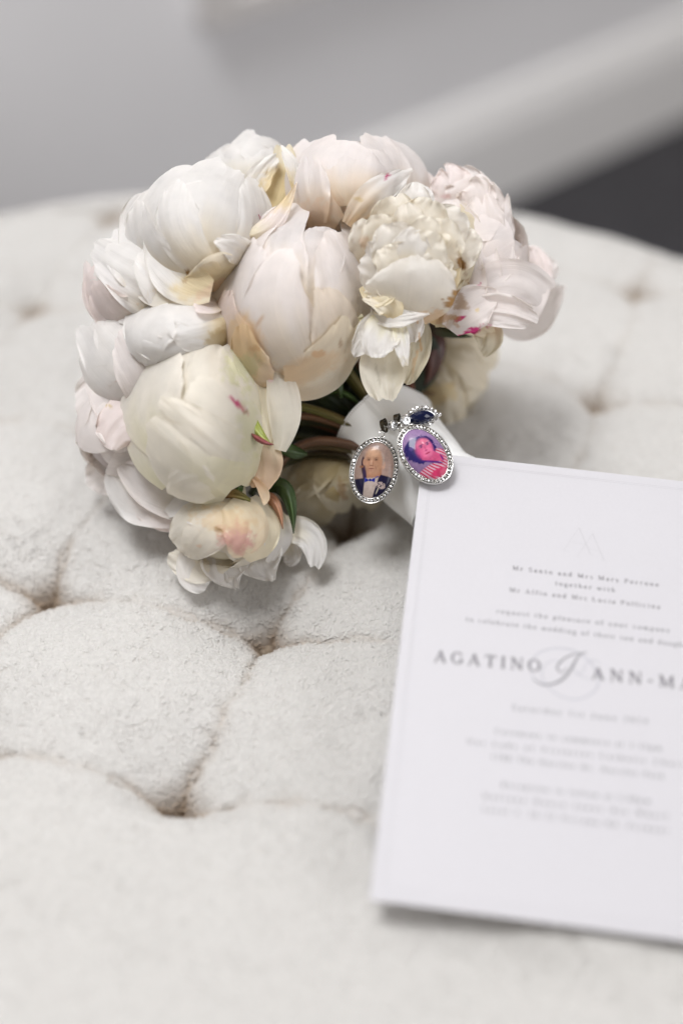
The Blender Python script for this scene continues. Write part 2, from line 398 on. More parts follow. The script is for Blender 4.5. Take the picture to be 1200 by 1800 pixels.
# ------------------------------------------------------------------ invitation card
def rotv(w):
    th_ = np.linalg.norm(w); k = w / th_; K = np.array([[0, -k[2], k[1]], [k[2], 0, -k[0]], [-k[1], k[0], 0]])
    return np.eye(3) + np.sin(th_) * K + (1 - np.cos(th_)) * K @ K
CM = rotv(np.array([.17776824, .03106476, -.12520734])); CO = np.array([.09711157, .36443638, .04126399])
def cardw(x, y, z=0.0): return CM @ np.array([x, y, z]) + CO
def card_xy(px, py):
    d = P(px, py, 1.0) - CAM; nrm = CM[:, 2]; t = ((CO - CAM) @ nrm) / (d @ nrm); X = CAM + d * t
    q = CM.T @ (X - CO); return q[:2]
card = empty("wedding_invitation", cardw(-.074, -.105)); tag(card, "white printed wedding invitation leaning on the ribbon-wrapped flower stems", "invitation card")
cw, ch = .148, .210
nx, ny = 9, 13; vs = []
for k, zz in ((0, 0.0), (1, -.0006)):
    for i in range(nx):
        for j in range(ny): vs.append(cardw(-cw / 2 + cw * i / (nx - 1), -ch / 2 + ch * j / (ny - 1), zz))
g = grid_faces(nx, ny); fs = [tuple(q) for q in g] + [tuple(q[::-1] + nx * ny) for q in g]
per = [i * ny for i in range(nx)] + [(nx - 1) * ny + j for j in range(1, ny)] + [i * ny + ny - 1 for i in range(nx - 2, -1, -1)] + [j for j in range(ny - 2, 0, -1)]
for a, b in zip(per, per[1:] + per[:1]): fs.append((a, a + nx * ny, b + nx * ny, b))
mk("card_stock", vs, fs, M_CARD, card, smooth=False)

class Ink:
    def __init__(s, z=.00006): s.v = []; s.f = []; s.z = z
    def quad(s, a, b, c, d):
        n = len(s.v); s.v += [a, b, c, d]; s.f.append((n, n + 1, n + 2, n + 3))
    def stroke(s, pts, ws):
        pts = np.array(pts, float); t = np.gradient(pts, axis=0); t /= np.linalg.norm(t, axis=1)[:, None] + 1e-12
        nn = np.stack([-t[:, 1], t[:, 0]], 1); ws = np.broadcast_to(ws, len(pts))[:, None] / 2
        l = pts + nn * ws; r = pts - nn * ws; n0 = len(s.v)
        for a, b in zip(l, r): s.v += [tuple(a), tuple(b)]
        for i in range(len(pts) - 1): s.f.append((n0 + 2 * i, n0 + 2 * i + 1, n0 + 2 * i + 3, n0 + 2 * i + 2))
    def build(s, name, m, parent=card):
        # every stroke lies a hair above the one before, so that crossings never share a plane
        vs = [cardw(p[0], p[1], s.z + i * 2e-9) for i, p in enumerate(s.v)]
        return mk(name, vs, s.f, m, parent, smooth=False)

TK, TN = 1.05, .34
def glyph(ch):
    """serif letter as strokes: (points, widths); cap height 7, x-height 4.6"""
    S = []
    def v(x, y0, y1, w=TK): S.append(([(x, y0), (x, y1)], w))
    def s(x, y, w=1.1): S.append(([(x - w, y + (.15 if y < 3 else -.15)), (x + w, y + (.15 if y < 3 else -.15))], .3))
    def l(a, b, w): S.append(([a, b], w))
    def o(cx, cy, rx, ry, a0=0, a1=360, w=TK):
        a = np.radians(np.linspace(a0, a1, max(6, int(abs(a1 - a0) / 20))))
        S.append((np.stack([cx + rx * np.cos(a), cy + ry * np.sin(a)], 1), TN + (w - TN) * np.abs(np.cos(a)) ** 1.4))
    adv = 4.6
    if ch == ' ': return [], 2.6
    if ch == 'A': l((.9, 0), (3.2, 7), TN); l((3.2, 7), (5.6, 0), TK); l((1.6, 2.3), (4.7, 2.3), TN); s(.9, 0, .8); s(5.6, 0, 1.1); adv = 6.9
    elif ch == 'B': v(1.2, 0, 7); s(1.0, 0, .9); s(1.0, 7, .9); o(2.6, 5.3, 1.9, 1.6, -90, 90); o(2.7, 1.85, 2.2, 1.8, -90, 90); adv = 5.8
    elif ch == 'C': o(3.4, 3.5, 2.7, 3.4, 45, 315); v(5.4, 4.9, 6.7, TN); adv = 6.6
    elif ch == 'D': v(1.2, 0, 7); s(1.1, 0); s(1.1, 7); o(2.4, 3.5, 3.3, 3.4, -90, 90); l((1.2, .15), (2.4, .15), .3); l((1.2, 6.85), (2.4, 6.85), .3); adv = 6.8
    elif ch == 'G': o(3.4, 3.5, 2.7, 3.4, 45, 320); v(5.5, .6, 2.9); s(5.4, 3.0, 1.1); v(5.4, 5, 6.7, TN); adv = 7.0
    elif ch == 'H': v(1.3, 0, 7); v(5.6, 0, 7); l((1.3, 3.6), (5.6, 3.6), TN); [s(x, y, .95) for x in (1.3, 5.6) for y in (0, 7)]; adv = 7.2
    elif ch == 'I': v(1.5, 0, 7); s(1.5, 0); s(1.5, 7); adv = 3.3
    elif ch == 'J': v(2.4, 1.2, 7); s(2.4, 7); o(1.3, 1.2, 1.1, 1.5, 180, 360); adv = 4.1
    elif ch == 'L': v(1.3, 0, 7); s(1.3, 7); s(1.3, 0); l((1.3, .15), (5.2, .15), TN); v(5.2, 0, 1.8, TN); adv = 5.8
    elif ch == 'M': v(1.2, 0, 7, TN); l((1.2, 7), (4.0, .3), TK); l((4.0, .3), (6.8, 7), TN); v(7.0, 0, 7); s(1.1, 0, .8); s(7.1, 0); s(.9, 7, .8); s(7.2, 7, .8); adv = 8.4
    elif ch == 'N': v(1.2, 0, 7, TN); l((1.2, 7), (5.9, .1), TK); v(5.9, 0, 7, TN); s(1.1, 0, .8); s(5.9, 7, .8); s(.8, 7, .8); adv = 7.2
    elif ch == 'O': o(3.5, 3.5, 2.8, 3.45); adv = 7.1
    elif ch == 'P': v(1.2, 0, 7); s(1.2, 0); s(1.0, 7, .9); o(2.6, 5.1, 2.1, 1.8, -90, 90); adv = 5.4
    elif ch == 'R': v(1.2, 0, 7); s(1.2, 0); s(1.0, 7, .9); o(2.6, 5.2, 2.0, 1.7, -90, 90); l((2.8, 3.5), (5.3, .1), TK); s(5.6, 0, .7); adv = 6.4
    elif ch == 'S': o(2.6, 5.2, 1.7, 1.7, 30, 250); o(2.6, 1.8, 1.9, 1.7, 70, -150); v(4.1, 5.3, 6.8, TN); v(.8, .2, 1.9, TN); adv = 5.2
    elif ch == 'T': v(3.1, 0, 7); s(3.1, 0); l((.5, 6.85), (5.7, 6.85), TN); v(.5, 5.3, 6.9, TN); v(5.7, 5.3, 6.9, TN); adv = 6.3
    elif ch == 'V': l((.9, 7), (3.3, 0), TK); l((3.3, 0), (5.6, 7), TN); s(.9, 7); s(5.6, 7, .8); adv = 6.4
    elif ch == 'W': l((.8, 7), (2.8, 0), TK); l((2.8, 0), (4.6, 6.9), TN); l((4.6, 7), (6.5, 0), TK); l((6.5, 0), (8.3, 7), TN); s(.8, 7); s(4.6, 7, .8); s(8.3, 7, .8); adv = 9.2
    elif ch == 'a': o(1.8, 1.25, 1.2, 1.25); v(3.1, 0, 3.4); o(2.0, 3.3, 1.1, 1.25, 0, 160); adv = 4.2
    elif ch == 'b': v(.9, 0, 7.2); o(2.5, 2.3, 1.6, 2.3); s(.6, 7.2, .5); adv = 4.9
    elif ch == 'c': o(2.4, 2.3, 1.7, 2.3, 45, 315); adv = 4.3
    elif ch == 'd': v(3.7, 0, 7.2); o(2.1, 2.3, 1.6, 2.3); s(3.4, 7.2, .5); adv = 5.0
    elif ch == 'e': o(2.3, 2.3, 1.7, 2.3, 0, 320); l((.8, 2.4), (3.9, 2.4), TN); adv = 4.5
    elif ch == 'f': v(1.4, 0, 5.8); o(2.5, 5.9, 1.1, 1.3, 60, 180); l((.4, 4.5), (2.8, 4.5), TN); s(1.4, 0, .9); adv = 3.1
    elif ch == 'g': o(2.1, 2.9, 1.4, 1.65); o(2.2, -.9, 1.7, 1.1); l((3.1, 4.1), (4.3, 4.5), TN); l((1.2, 1.5), (1.5, .2), TN); adv = 4.5
    elif ch == 'h': v(1.1, 0, 7.2); o(2.5, 3.0, 1.3, 1.6, 0, 170); v(3.8, 0, 3.1); s(1.1, 0, .8); s(3.8, 0, .8); s(.8, 7.2, .5); adv = 5.1
    elif ch == 'i': v(1.2, 0, 4.6); s(1.2, 0, .9); s(.9, 4.6, .6); v(1.2, 5.9, 6.8, 1.0); adv = 2.5
    elif ch == 'k': v(1.1, 0, 7.2); l((1.3, 2), (3.7, 4.5), TN); l((2.1, 2.8), (4.2, .1), TK); s(1.1, 0, .8); s(4.2, 0, .7); s(3.6, 4.6, .7); adv = 4.9
    elif ch == 'l': v(1.2, 0, 7.2); s(1.2, 0, .9); s(.9, 7.2, .5); adv = 2.5
    elif ch == 'm': v(1.1, 0, 4.6); o(2.4, 3.0, 1.2, 1.6, 0, 170); v(3.6, 0, 3.1); o(4.9, 3.0, 1.2, 1.6, 0, 170); v(6.1, 0, 3.1); [s(x, 0, .8) for x in (1.1, 3.6, 6.1)]; adv = 7.4
    elif ch == 'n': v(1.1, 0, 4.6); o(2.5, 3.0, 1.3, 1.6, 0, 170); v(3.8, 0, 3.1); s(1.1, 0, .8); s(3.8, 0, .8); s(.8, 4.6, .5); adv = 5.1
    elif ch == 'o': o(2.4, 2.3, 1.8, 2.3); adv = 4.8
    elif ch == 'p': v(1.1, -2, 4.6); o(2.6, 2.3, 1.6, 2.3); s(1.1, -2, .9); s(.7, 4.6, .5); adv = 5.0
    elif ch == 'q': v(3.7, -2, 4.6); o(2.1, 2.3, 1.6, 2.3); s(3.7, -2, .9); adv = 5.0
    elif ch == 'r': v(1.1, 0, 4.6); o(2.5, 3.4, 1.1, 1.2, 60, 170); s(1.1, 0, .9); v(3.0, 3.6, 4.5, .8); adv = 3.7
    elif ch == 's': o(1.9, 3.4, 1.1, 1.15, 30, 250); o(1.9, 1.2, 1.2, 1.15, 70, -150); adv = 3.6
    elif ch == 't': v(1.5, .7, 6.0); l((.5, 4.5), (2.9, 4.5), TN); o(2.3, .9, .9, .9, 180, 320); adv = 3.3
    elif ch == 'u': v(1.1, 1.3, 4.6); o(2.4, 1.4, 1.3, 1.4, 180, 350); v(3.8, 0, 4.6); s(.8, 4.6, .6); s(4.1, 0, .6); adv = 5.1
    elif ch == 'v': l((.6, 4.6), (2.3, 0), TK); l((2.3, 0), (3.8, 4.6), TN); s(.6, 4.6, .7); s(3.8, 4.6, .6); adv = 4.4
    elif ch == 'w': l((.6, 4.6), (2.0, 0), TK); l((2.0, 0), (3.4, 4.5), TN); l((3.4, 4.6), (4.8, 0), TK); l((4.8, 0), (6.1, 4.6), TN); s(.6, 4.6, .7); s(6.1, 4.6, .6); adv = 6.7
    elif ch == 'y': l((.6, 4.6), (2.4, 0), TK); l((3.8, 4.6), (1.6, -1.9), TN); s(.6, 4.6, .7); s(3.8, 4.6, .6); adv = 4.4
    elif ch in '0': o(2.3, 3.4, 1.7, 3.4)
    elif ch == '1': v(2.2, 0, 6.8); s(2.2, 0); l((.9, 5.9), (2.2, 6.7), TN); adv = 4.0
    elif ch == '2': o(2.3, 5.0, 1.6, 1.8, 170, -40); l((3.6, 3.9), (.7, .4), TN); l((.7, .3), (4.0, .3), .7)
    elif ch == '3': o(2.1, 5.2, 1.5, 1.6, 150, -80); o(2.1, 1.8, 1.8, 1.8, 80, -150)
    elif ch == '4': v(3.1, 0, 6.8); l((3.1, 6.8), (.5, 2), TN); l((.5, 2), (4.2, 2), TN)
    elif ch == '5': l((1.0, 6.7), (3.8, 6.7), .6); v(1.0, 3.6, 6.7, TN); o(2.2, 2.1, 1.7, 2.1, 120, -150)
    elif ch == '6': o(2.3, 2.0, 1.7, 2.0); o(3.0, 3.0, 2.4, 3.8, 180, 95)
    elif ch == '7': l((.6, 6.6), (4.0, 6.6), .6); l((4.0, 6.6), (1.6, 0), .8)
    elif ch == '8': o(2.3, 5.2, 1.4, 1.6); o(2.3, 1.8, 1.7, 1.8)
    elif ch == ',': l((.8, .5), (.5, -1.1), .5); adv = 2.0
    elif ch == ':': v(.9, .1, .9, .8); v(.9, 3.3, 4.1, .8); adv = 2.2
    elif ch == '-': l((.4, 2.6), (2.6, 2.6), .9); adv = 3.2
    return S, adv

def text_line(txt, pl, pr, size, m, spacing=.6, bold=0.0, name="printed_line"):
    """printed words between two baseline points given in photo pixels, cap height size (metres)"""
    a = card_xy(*pl); b = card_xy(*pr); k = size / 7.0
    gl = [glyph(c) for c in txt]; w = sum(g_[1] for g_ in gl) * k; gap = (np.linalg.norm(b - a) - w) / (len(txt) - 1)
    kx = 1.0
    if gap < 0: kx = (np.linalg.norm(b - a) * .94) / w; gap = (np.linalg.norm(b - a) * .06) / (len(txt) - 1)
    e = (b - a) / np.linalg.norm(b - a); e2 = np.array([-e[1], e[0]]); x = 0.0; ink = Ink()
    for S_, adv in gl:
        for pts, ws in S_:
            q = [a + e * (x + p[0] * k * kx) + e2 * p[1] * k for p in pts]
            ink.stroke(q, (np.asarray(ws) + bold) * k)
        x += adv * k * kx + gap
    return ink.build(name, m)
sz = .0021
text_line("Mr Santo and Mrs Mary Perrone", (900, 1001.6), (1156.6, 1031.5), sz, M_INK, bold=.35)
text_line("together with", (974.6, 1028.4), (1080, 1041), sz, M_INK2, bold=.4)
text_line("Mr Alfio and Mrs Lucia Pollicina", (894.5, 1040), (1159, 1070.6), sz, M_INK, bold=.35)
text_line("request the pleasure of your company", (872, 1077.5), (1176, 1112), sz, M_INK2, bold=.4)
text_line("to celebrate the wedding of their son and daughter", (817.8, 1091.7), (1222, 1140), sz, M_INK2, bold=.4)
text_line("AGATINO", (762, 1163), (950, 1181), .0054, M_INK, bold=.4)
text_line("ANN-MARIE", (1039, 1193), (1292, 1222), .0054, M_INK, bold=.4)
text_line("Saturday 1st June 2024", (899, 1248), (1137.5, 1272.8), .0024, M_INK2, bold=.3)
text_line("Ceremony to commence at 1:15pm", (869, 1289), (1161.6, 1319.6), sz, M_INK2, bold=.4)
text_line("Our Lady of Victories Catholic Church", (820.5, 1307), (1215, 1350), sz, M_INK, bold=.35)
text_line("1788 The Horsley Dr, Horsley Park", (862.7, 1334), (1165.5, 1369), sz, M_INK2, bold=.4)
text_line("Reception to follow at 5:00pm", (880.7, 1383), (1142.5, 1412.7), sz, M_INK2, bold=.4)
text_line("Doltone House Jones Bay Wharf", (848.5, 1403), (1173, 1439.5), sz, M_INK, bold=.35)
text_line("Level 3, 26-32 Pirrama Rd, Pyrmont", (847, 1426), (1173, 1464.5), sz, M_INK2, bold=.4)
def crop_xy(p): return card_xy(p[0] / 2.609 + 740, p[1] / 2.609 + 900)
def catmull(pts, n=8):
    pts = np.array(pts, float); e = np.vstack([2 * pts[0] - pts[1], pts, 2 * pts[-1] - pts[-2]]); out = []
    for i in range(1, len(e) - 2):
        for t in np.linspace(0, 1, n, endpoint=False):
            a, b, c, d = e[i - 1:i + 3]
            out.append(.5 * ((2 * b) + (-a + c) * t + (2 * a - 5 * b + 4 * c - d) * t * t + (-a + 3 * b - 3 * c + d) * t ** 3))
    out.append(e[-2]); return np.array(out)
def swash(pts, w0, w1, m, name, z):
    c = catmull([crop_xy(p) for p in pts]); k = Ink(z); t = np.linspace(0, 1, len(c))
    k.stroke(c, (w0 + (w1 - w0) * np.sin(np.pi * t)) ); return k.build(name, m)
swash([(640, 780), (570, 790), (515, 760), (500, 700), (540, 645), (620, 625), (700, 637), (770, 685), (810, 755), (795, 820), (710, 860), (620, 835), (560, 775), (556, 715), (600, 682), (650, 690)], .0004, .0009, M_INK3, "script_flourish", .00003)
swash([(758, 645), (700, 652), (650, 676), (622, 712), (640, 735), (672, 715)], .0003, .0008, M_INK2, "script_flourish", .00004)
swash([(752, 640), (715, 668), (680, 730), (630, 778), (560, 793), (510, 765)], .0003, .0011, M_INK2, "script_flourish", .00005)
swash([(700, 745), (735, 735), (760, 690), (800, 680), (820, 700)], .0003, .0006, M_INK3, "script_flourish", .000035)
swash([(680, 690), (720, 745), (780, 770)], .0003, .0006, M_INK3, "script_flourish", .000036)
# blind monogram and border fold line, their relief shade drawn as darker strokes
for (dx, dy) in ((0, 0), (62, 28)):
    k = Ink(.00004)
    for a, b, w in (((652, 175), (722, 72), .00022), ((722, 72), (775, 195), .00055), ((680, 135), (752, 150), .00018), ((640, 172), (670, 180), .00018), ((755, 190), (790, 198), .00018)):
        k.stroke([crop_xy((a[0] + dx, a[1] + dy)), crop_xy((b[0] + dx, b[1] + dy))], w)
    k.build("blind_monogram", M_BLIND)
k = Ink(.00004)
for off in (.0042, .0050):
    e0, e1 = -cw / 2 + off, ch / 2 - off
    k.stroke([(e0, -ch / 2 + off), (e0, e1)], .00026); k.stroke([(e0, e1), (cw / 2 - off, e1)], .00026)
    k.stroke([(cw / 2 - off, e1), (cw / 2 - off, -ch / 2 + off)], .00016); k.stroke([(e0, -ch / 2 + off), (cw / 2 - off, -ch / 2 + off)], .00016)
k.build("border_line", M_BLIND)

# ------------------------------------------------------------------ bouquet
B0 = P(560, 640, .70); B0[2] = .03
bq = tag(empty("peony_bouquet", B0), "bouquet of cream and blush peonies lying on the tufted ottoman", "bouquet")

WHITE = np.array([.89, .88, .872]); CREAM = np.array([.92, .855, .68]); BLUSH = np.array([.91, .835, .825])
PEACH = np.array([.87, .66, .48]); GREENC = np.array([.78, .78, .50]); BROWN = np.array([.42, .25, .10]); PINK = np.array([.62, .05, .22])
YEL = np.array([.84, .69, .38])

def camv(r, u, t):            # a direction given right / up / toward the camera
    v = r * RGT + u * UPV - t * FWD; return v / np.linalg.norm(v)

class Peony:
    def __init__(s, px, py, d, rx, ry, rz, rot=0, tip=WHITE, base=CREAM, marks=(), label=None, axis=(-.4, .5, .3), seed=0, shells=((.93, 7), (.86, 6)), core=.74, wmid=1.0):
        s.px, s.py, s.d, s.rx, s.ry, s.rz = px, py, d, rx, ry, rz; s.rot = math.radians(rot)
        s.tip, s.base, s.marks = tip, base, marks; s.rg = np.random.default_rng(seed + 100); s.seed = seed
        s.c = P(px, py, d); s.sx, s.sy = rx * d / FPX, ry * d / FPX; s.n = 0
        a = np.linspace(0, 2 * np.pi, 20, endpoint=False); b = np.linspace(-np.pi / 2, np.pi / 2, 12)
        A, Bb = np.meshgrid(a, b, indexing='ij')
        x, y, z = np.cos(A) * np.cos(Bb), np.sin(A) * np.cos(Bb), np.sin(Bb)
        V = s.ell(x * core, y * core, z * core)
        o = mk("peony", V.reshape(-1, 3), grid_faces(20, 12, True), M_PETAL, bq, origin=s.c,
               cols=np.tile(base * .95, (240, 1)), uvs=np.stack([A / 6.28, Bb], -1).reshape(-1, 2))
        if label: o["label"] = label
        s.o = o
        ax = np.array(axis, float); ax /= np.linalg.norm(ax)
        for li, (rad, n) in enumerate(shells):
            for k in range(n):
                s.shell(ax, rad * (1 + .02 * s.rg.normal()), 2 * np.pi * (k + .5 * li) / n + s.rg.normal() * .1, 2.5 + .3 * s.rg.random(), .75)
    def ell(s, x, y, z):
        c, n = math.cos(s.rot), math.sin(s.rot)
        X = (x * c - y * n)[..., None]; Y = (x * n + y * c)[..., None]
        # rotate after scaling
        xs, ys = x * s.sx, y * s.sy
        X = (xs * c - ys * n)[..., None]; Y = (xs * n + ys * c)[..., None]
        return s.c + X * RGT + Y * UPV - (z * s.rz)[..., None] * FWD
    def color(s, u, v, px, py, tip=None, base=None, edge=None):
        tip = s.tip if tip is None else tip; base = s.base if base is None else base
        k = sm(.0, .7, v + .12 * vnoise(u * 3 + s.n, v * 2, s.seed))[..., None]
        c = base * (1 - k) + tip * k
        c = c * (1 + .015 * s.rg.normal()) * (1 + .03 * np.maximum(np.abs(u) ** 8, v ** 10))[..., None]
        if px is not None:
            for (mx, my, ra, rb, ang, colr, st, rag) in s.marks:
                an = math.radians(ang); dx, dy = px - mx, -(py - my)
                q = np.hypot((dx * math.cos(an) + dy * math.sin(an)) / ra, (-dx * math.sin(an) + dy * math.cos(an)) / rb)
                q = q + rag * vnoise(px * .12, py * .12, 41) + rag * .6 * vnoise(px * .35, py * .35, 42)
                kk = (min(1, st * 1.3) * (1 - sm(.55, 1.1, q)))[..., None]; c = c * (1 - kk) + colr * kk  # flecks and stains, also beige shade painted on lower petal sides
        return np.clip(c, 0, 1)
    def shell(s, ax, rad, phi, th1, wid, nu=9, nv=12):
        t = np.cross(ax, [0, 0, 1.]) if abs(ax[2]) < .9 else np.cross(ax, [1., 0, 0]); t /= np.linalg.norm(t); t2 = np.cross(ax, t)
        m = math.cos(phi) * t + math.sin(phi) * t2; sd = np.cross(ax, m)
        U, Vv = np.meshgrid(np.linspace(-1, 1, nu), np.linspace(0, 1, nv), indexing='ij')
        thv = .15 + (th1 - .15) * Vv * (1 - .12 * np.abs(U) ** 2.4)
        al = U * wid * (.3 + .7 * np.sin(np.pi / 2 * np.minimum(1, Vv / .6)))
        dirm = -ax * np.cos(thv)[..., None] + m * np.sin(thv)[..., None]
        D = dirm * np.cos(al)[..., None] + sd * np.sin(al)[..., None]
        R = rad * (1 + .03 * vnoise(U * 2 + s.n * 3.1, Vv * 3, s.seed + 5) + .02 * np.abs(U) ** 3)[..., None]
        D = D * R; X = s.ell(D[..., 0], D[..., 1], D[..., 2]); s.n += 1
        mk("petal", X.reshape(-1, 3), grid_faces(nu, nv), M_PETAL, s.o, cols=s.color(U, Vv, None, None).reshape(-1, 3), uvs=np.stack([U * .5 + .5, Vv], -1).reshape(-1, 2))
    def depth(s, x, y):
        c, n = math.cos(s.rot), math.sin(s.rot); dx, dy = x - s.px, -(y - s.py)
        ex, ey = (dx * c + dy * n) / s.rx, (-dx * n + dy * c) / s.ry; q = np.hypot(ex, ey)
        z = np.sqrt(np.clip(1 - np.minimum(q, .93) ** 2, 0, 1)) - np.clip(q - .93, 0, None) * 1.4
        return s.d - s.rz * z
    def pet(s, pts, w, lift=.0, base=.45, vm=.6, tipn=.25, tround=.22, cup=.0, flare=.9, tipout=.3, ruf=.0, notch=0, dz=None, tip=None, bas=None, label=None, nu=33, nv=40, fold=None):
        """one petal: centreline (base, control, tip) in photo pixels, half width w pixels, laid over the flower's own rounded body
        lift/cup/flare/tipout/ruf in millimetres: cup pushes the margins away, flare lifts them, tipout lifts the tip"""
        s.n += 1; sd = s.seed * 31 + s.n
        U, Vv = np.meshgrid(np.linspace(-1, 1, nu), np.linspace(0, 1, nv), indexing='ij')
        p0, p1, p2 = [np.array(p, float) for p in pts]; p1 = 2 * p1 - .5 * (p0 + p2)
        rag = 1 + .05 * vnoise(U * 2.2 + sd, 0 * U, sd) + .015 * vnoise(U * 7 + sd, 0 * U, sd + 1)
        if notch: rag = rag - notch * np.exp(-((U - .15 * vnoise(np.array(sd * .7), np.array(0.), 3)) / .12) ** 2)
        ve = Vv * (1 - tround * np.abs(U) ** 2.3) * rag
        e = ve[..., None]
        c = (1 - e) ** 2 * p0 + 2 * e * (1 - e) * p1 + e * e * p2
        t = 2 * (1 - e) * (p1 - p0) + 2 * e * (p2 - p1); t /= np.linalg.norm(t, axis=-1, keepdims=True) + 1e-9
        nn = np.stack([-t[..., 1], t[..., 0]], -1)
        W = w * (base + (1 - base) * np.sin(np.pi / 2 * np.minimum(1, Vv / vm))) * (1 - tipn * np.clip((Vv - vm) / (1 - vm), 0, 1) ** 2)
        W = W * (1 + .04 * vnoise(Vv * 4 + sd, np.sign(U), sd + 2))
        q = c + nn * (U * W)[..., None]
        x, y = q[..., 0], q[..., 1]
        dd = s.depth(x, y)
        if dz is not None: dd = dz[0] * (1 - ve) ** 2 + 2 * ve * (1 - ve) * dz[1] + ve * ve * dz[2]
        au = np.abs(U)
        off = lift - cup * au ** 2 + flare * au ** 3 * sm(.1, .6, Vv) + tipout * Vv ** 4
        mar = np.maximum(au ** 3 * sm(.2, .6, Vv), Vv ** 5)
        off = off + 1.6 * ruf * mar * (vnoise(U * 2.6 + sd, Vv * 3.3, sd + 3) + .5 * vnoise(U * 6 + sd, Vv * 7, sd + 4)) + (.8 if nu > 25 else .4) * vnoise(U * 2 + sd, Vv * 1.6, sd + 7) + (.42 if nu > 25 else .15) * vnoise(U * 4.5 + .8 * Vv, Vv * 1.3 + sd, sd + 8) * sm(.1, .5, Vv)
        if fold: off = off + fold * np.exp(-((U - .1) / .12) ** 2) * sm(.1, .5, Vv)
        dd = dd - off * .001
        X = CAM + dd[..., None] * (FWD + ((x - 600) / FPX)[..., None] * RGT + ((900 - y) / FPX)[..., None] * UPV)
        o = mk("petal", X.reshape(-1, 3), grid_faces(nu, nv), M_PETAL, s.o, cols=s.color(U, Vv, x, y, tip, bas).reshape(-1, 3), uvs=np.stack([U * .5 + .5, Vv], -1).reshape(-1, 2))
        if label: o["label"] = label
        return o

MK = lambda *a: a
# --- top left large bud (A) with the loose blossom under it (C)
pC = Peony(236, 498, .664, 86, 84, .026, 0, seed=2, axis=(-.7, .3, .2), base=YEL * .6 + WHITE * .4, label="blush white peony at the bouquet's left edge",
           marks=[MK(300, 530, 45, 26, 20, YEL * .9, .6, .4)])
pC.pet([(300, 540), (200, 540), (163, 455)], 38, 0, ruf=1.5, tip=BLUSH, flare=2)
pC.pet([(250, 560), (195, 525), (162, 470)], 48, .5, ruf=1, tip=BLUSH * .97)
pC.pet([(300, 520), (240, 455), (205, 405)], 50, 1, ruf=1.5)
pC.pet([(340, 540), (255, 490), (166, 436)], 62, 3.5, ruf=1.4, tround=.25, tipout=2)
pC.pet([(290, 560), (215, 560), (168, 500)], 40, 2.0, ruf=1.4, tip=BLUSH, tipout=2)
pC.pet([(350, 540), (250, 566), (176, 528)], 44, 0, dz=(.646, .645, .660), ruf=1.4, tip=BLUSH, tipout=1.5)
pC.pet([(350, 535), (300, 500), (246, 440)], 52, 5, ruf=1.6, tipout=2.5)
pA = Peony(348, 400, .652, 106, 108, .030, 30, seed=1, axis=(-.4, .7, .3), base=YEL * .5 + WHITE * .5, label="large closed white peony at the top left of the bouquet",
           marks=[MK(360, 494, 74, 28, 20, YEL * .6 + CREAM * .4, .7, .15), MK(330, 478, 4, 6, 0, BROWN, .8, .3), MK(322, 495, 8, 5, 0, BROWN, .35, .5), MK(375, 508, 45, 12, 28, PEACH, .5, .2)])  # broad bottom marks paint the beige shade under the bud
pA.pet([(300, 470), (250, 400), (262, 345)], 40, -.5, ruf=.8)
pA.pet([(350, 500), (275, 420), (290, 330)], 60, .3, ruf=.8)
pA.pet([(370, 500), (430, 400), (400, 300)], 60, .8, ruf=.8)
pA.pet([(345, 495), (310, 390), (350, 298)], 70, 2.0, ruf=.6, cup=1.5)
pA.pet([(365, 485), (365, 380), (405, 290)], 78, 3.4, ruf=.7, cup=2.5, tround=.2)
pA.pet([(330, 500), (262, 440), (246, 350)], 36, 2.2, ruf=1.2, tipout=1.5)
pA.pet([(380, 480), (320, 400), (318, 316)], 46, 4.4, ruf=1.0, cup=2, tipout=1.2, tround=.3)
pA.pet([(400, 480), (448, 400), (430, 310)], 34, 3.6, ruf=1.0, cup=1, tipout=1.5)
pA.pet([(352, 512), (266, 470), (234, 372)], 54, 0, dz=(.632, .635, .655), ruf=1.2, tipout=1, tround=.3)
pA.pet([(372, 512), (310, 480), (262, 412)], 44, 0, dz=(.629, .630, .640), ruf=1.3, tipout=1.2, bas=CREAM * .8 + YEL * .2)
pA.pet([(410, 520), (365, 512), (312, 490)], 26, 2.4, ruf=1.0, tip=CREAM)
pA.pet([(420, 490), (385, 480), (330, 500)], 36, 4.0, ruf=1.5, tip=CREAM * .6 + WHITE * .4)
pA.pet([(438, 470), (420, 440), (378, 425)], 26, 5.0, ruf=1.5)
# --- behind A at the top (B) with its open cup
pB = Peony(445, 300, .675, 70, 58, .022, 20, seed=3, axis=(-.1, .8, .2), label="white peony tucked behind the closed top left one",
           marks=[MK(490, 330, 36, 46, 0, YEL, .6, .12)])
pB.pet([(430, 350), (400, 290), (385, 262)], 45, 0, ruf=.8)
pB.pet([(455, 350), (440, 290), (455, 238)], 58, 1.5, ruf=.8, tround=.25)
pB.pet([(446, 410), (492, 345), (498, 258)], 42, 0, dz=(.652, .654, .658), ruf=.8, tip=CREAM * .95, bas=YEL, cup=-5, label="cream inside of the open cupped petal")
pB.pet([(446, 350), (452, 318), (486, 276)], 24, 0, dz=(.652, .648, .652), ruf=1.0, tip=WHITE)
pB.pet([(524, 350), (516, 300), (496, 258)], 13, 0, dz=(.648, .644, .650), ruf=.5, tip=WHITE * .99)
pB.pet([(434, 414), (482, 388), (519, 322)], 18, 0, dz=(.634, .630, .640), ruf=.8, tip=BLUSH, base=.5, tipn=.6, cup=2)
pB.pet([(446, 432), (492, 410), (528, 350)], 22, 0, dz=(.644, .642, .648), ruf=.8, tip=PEACH * .4 + CREAM * .6)

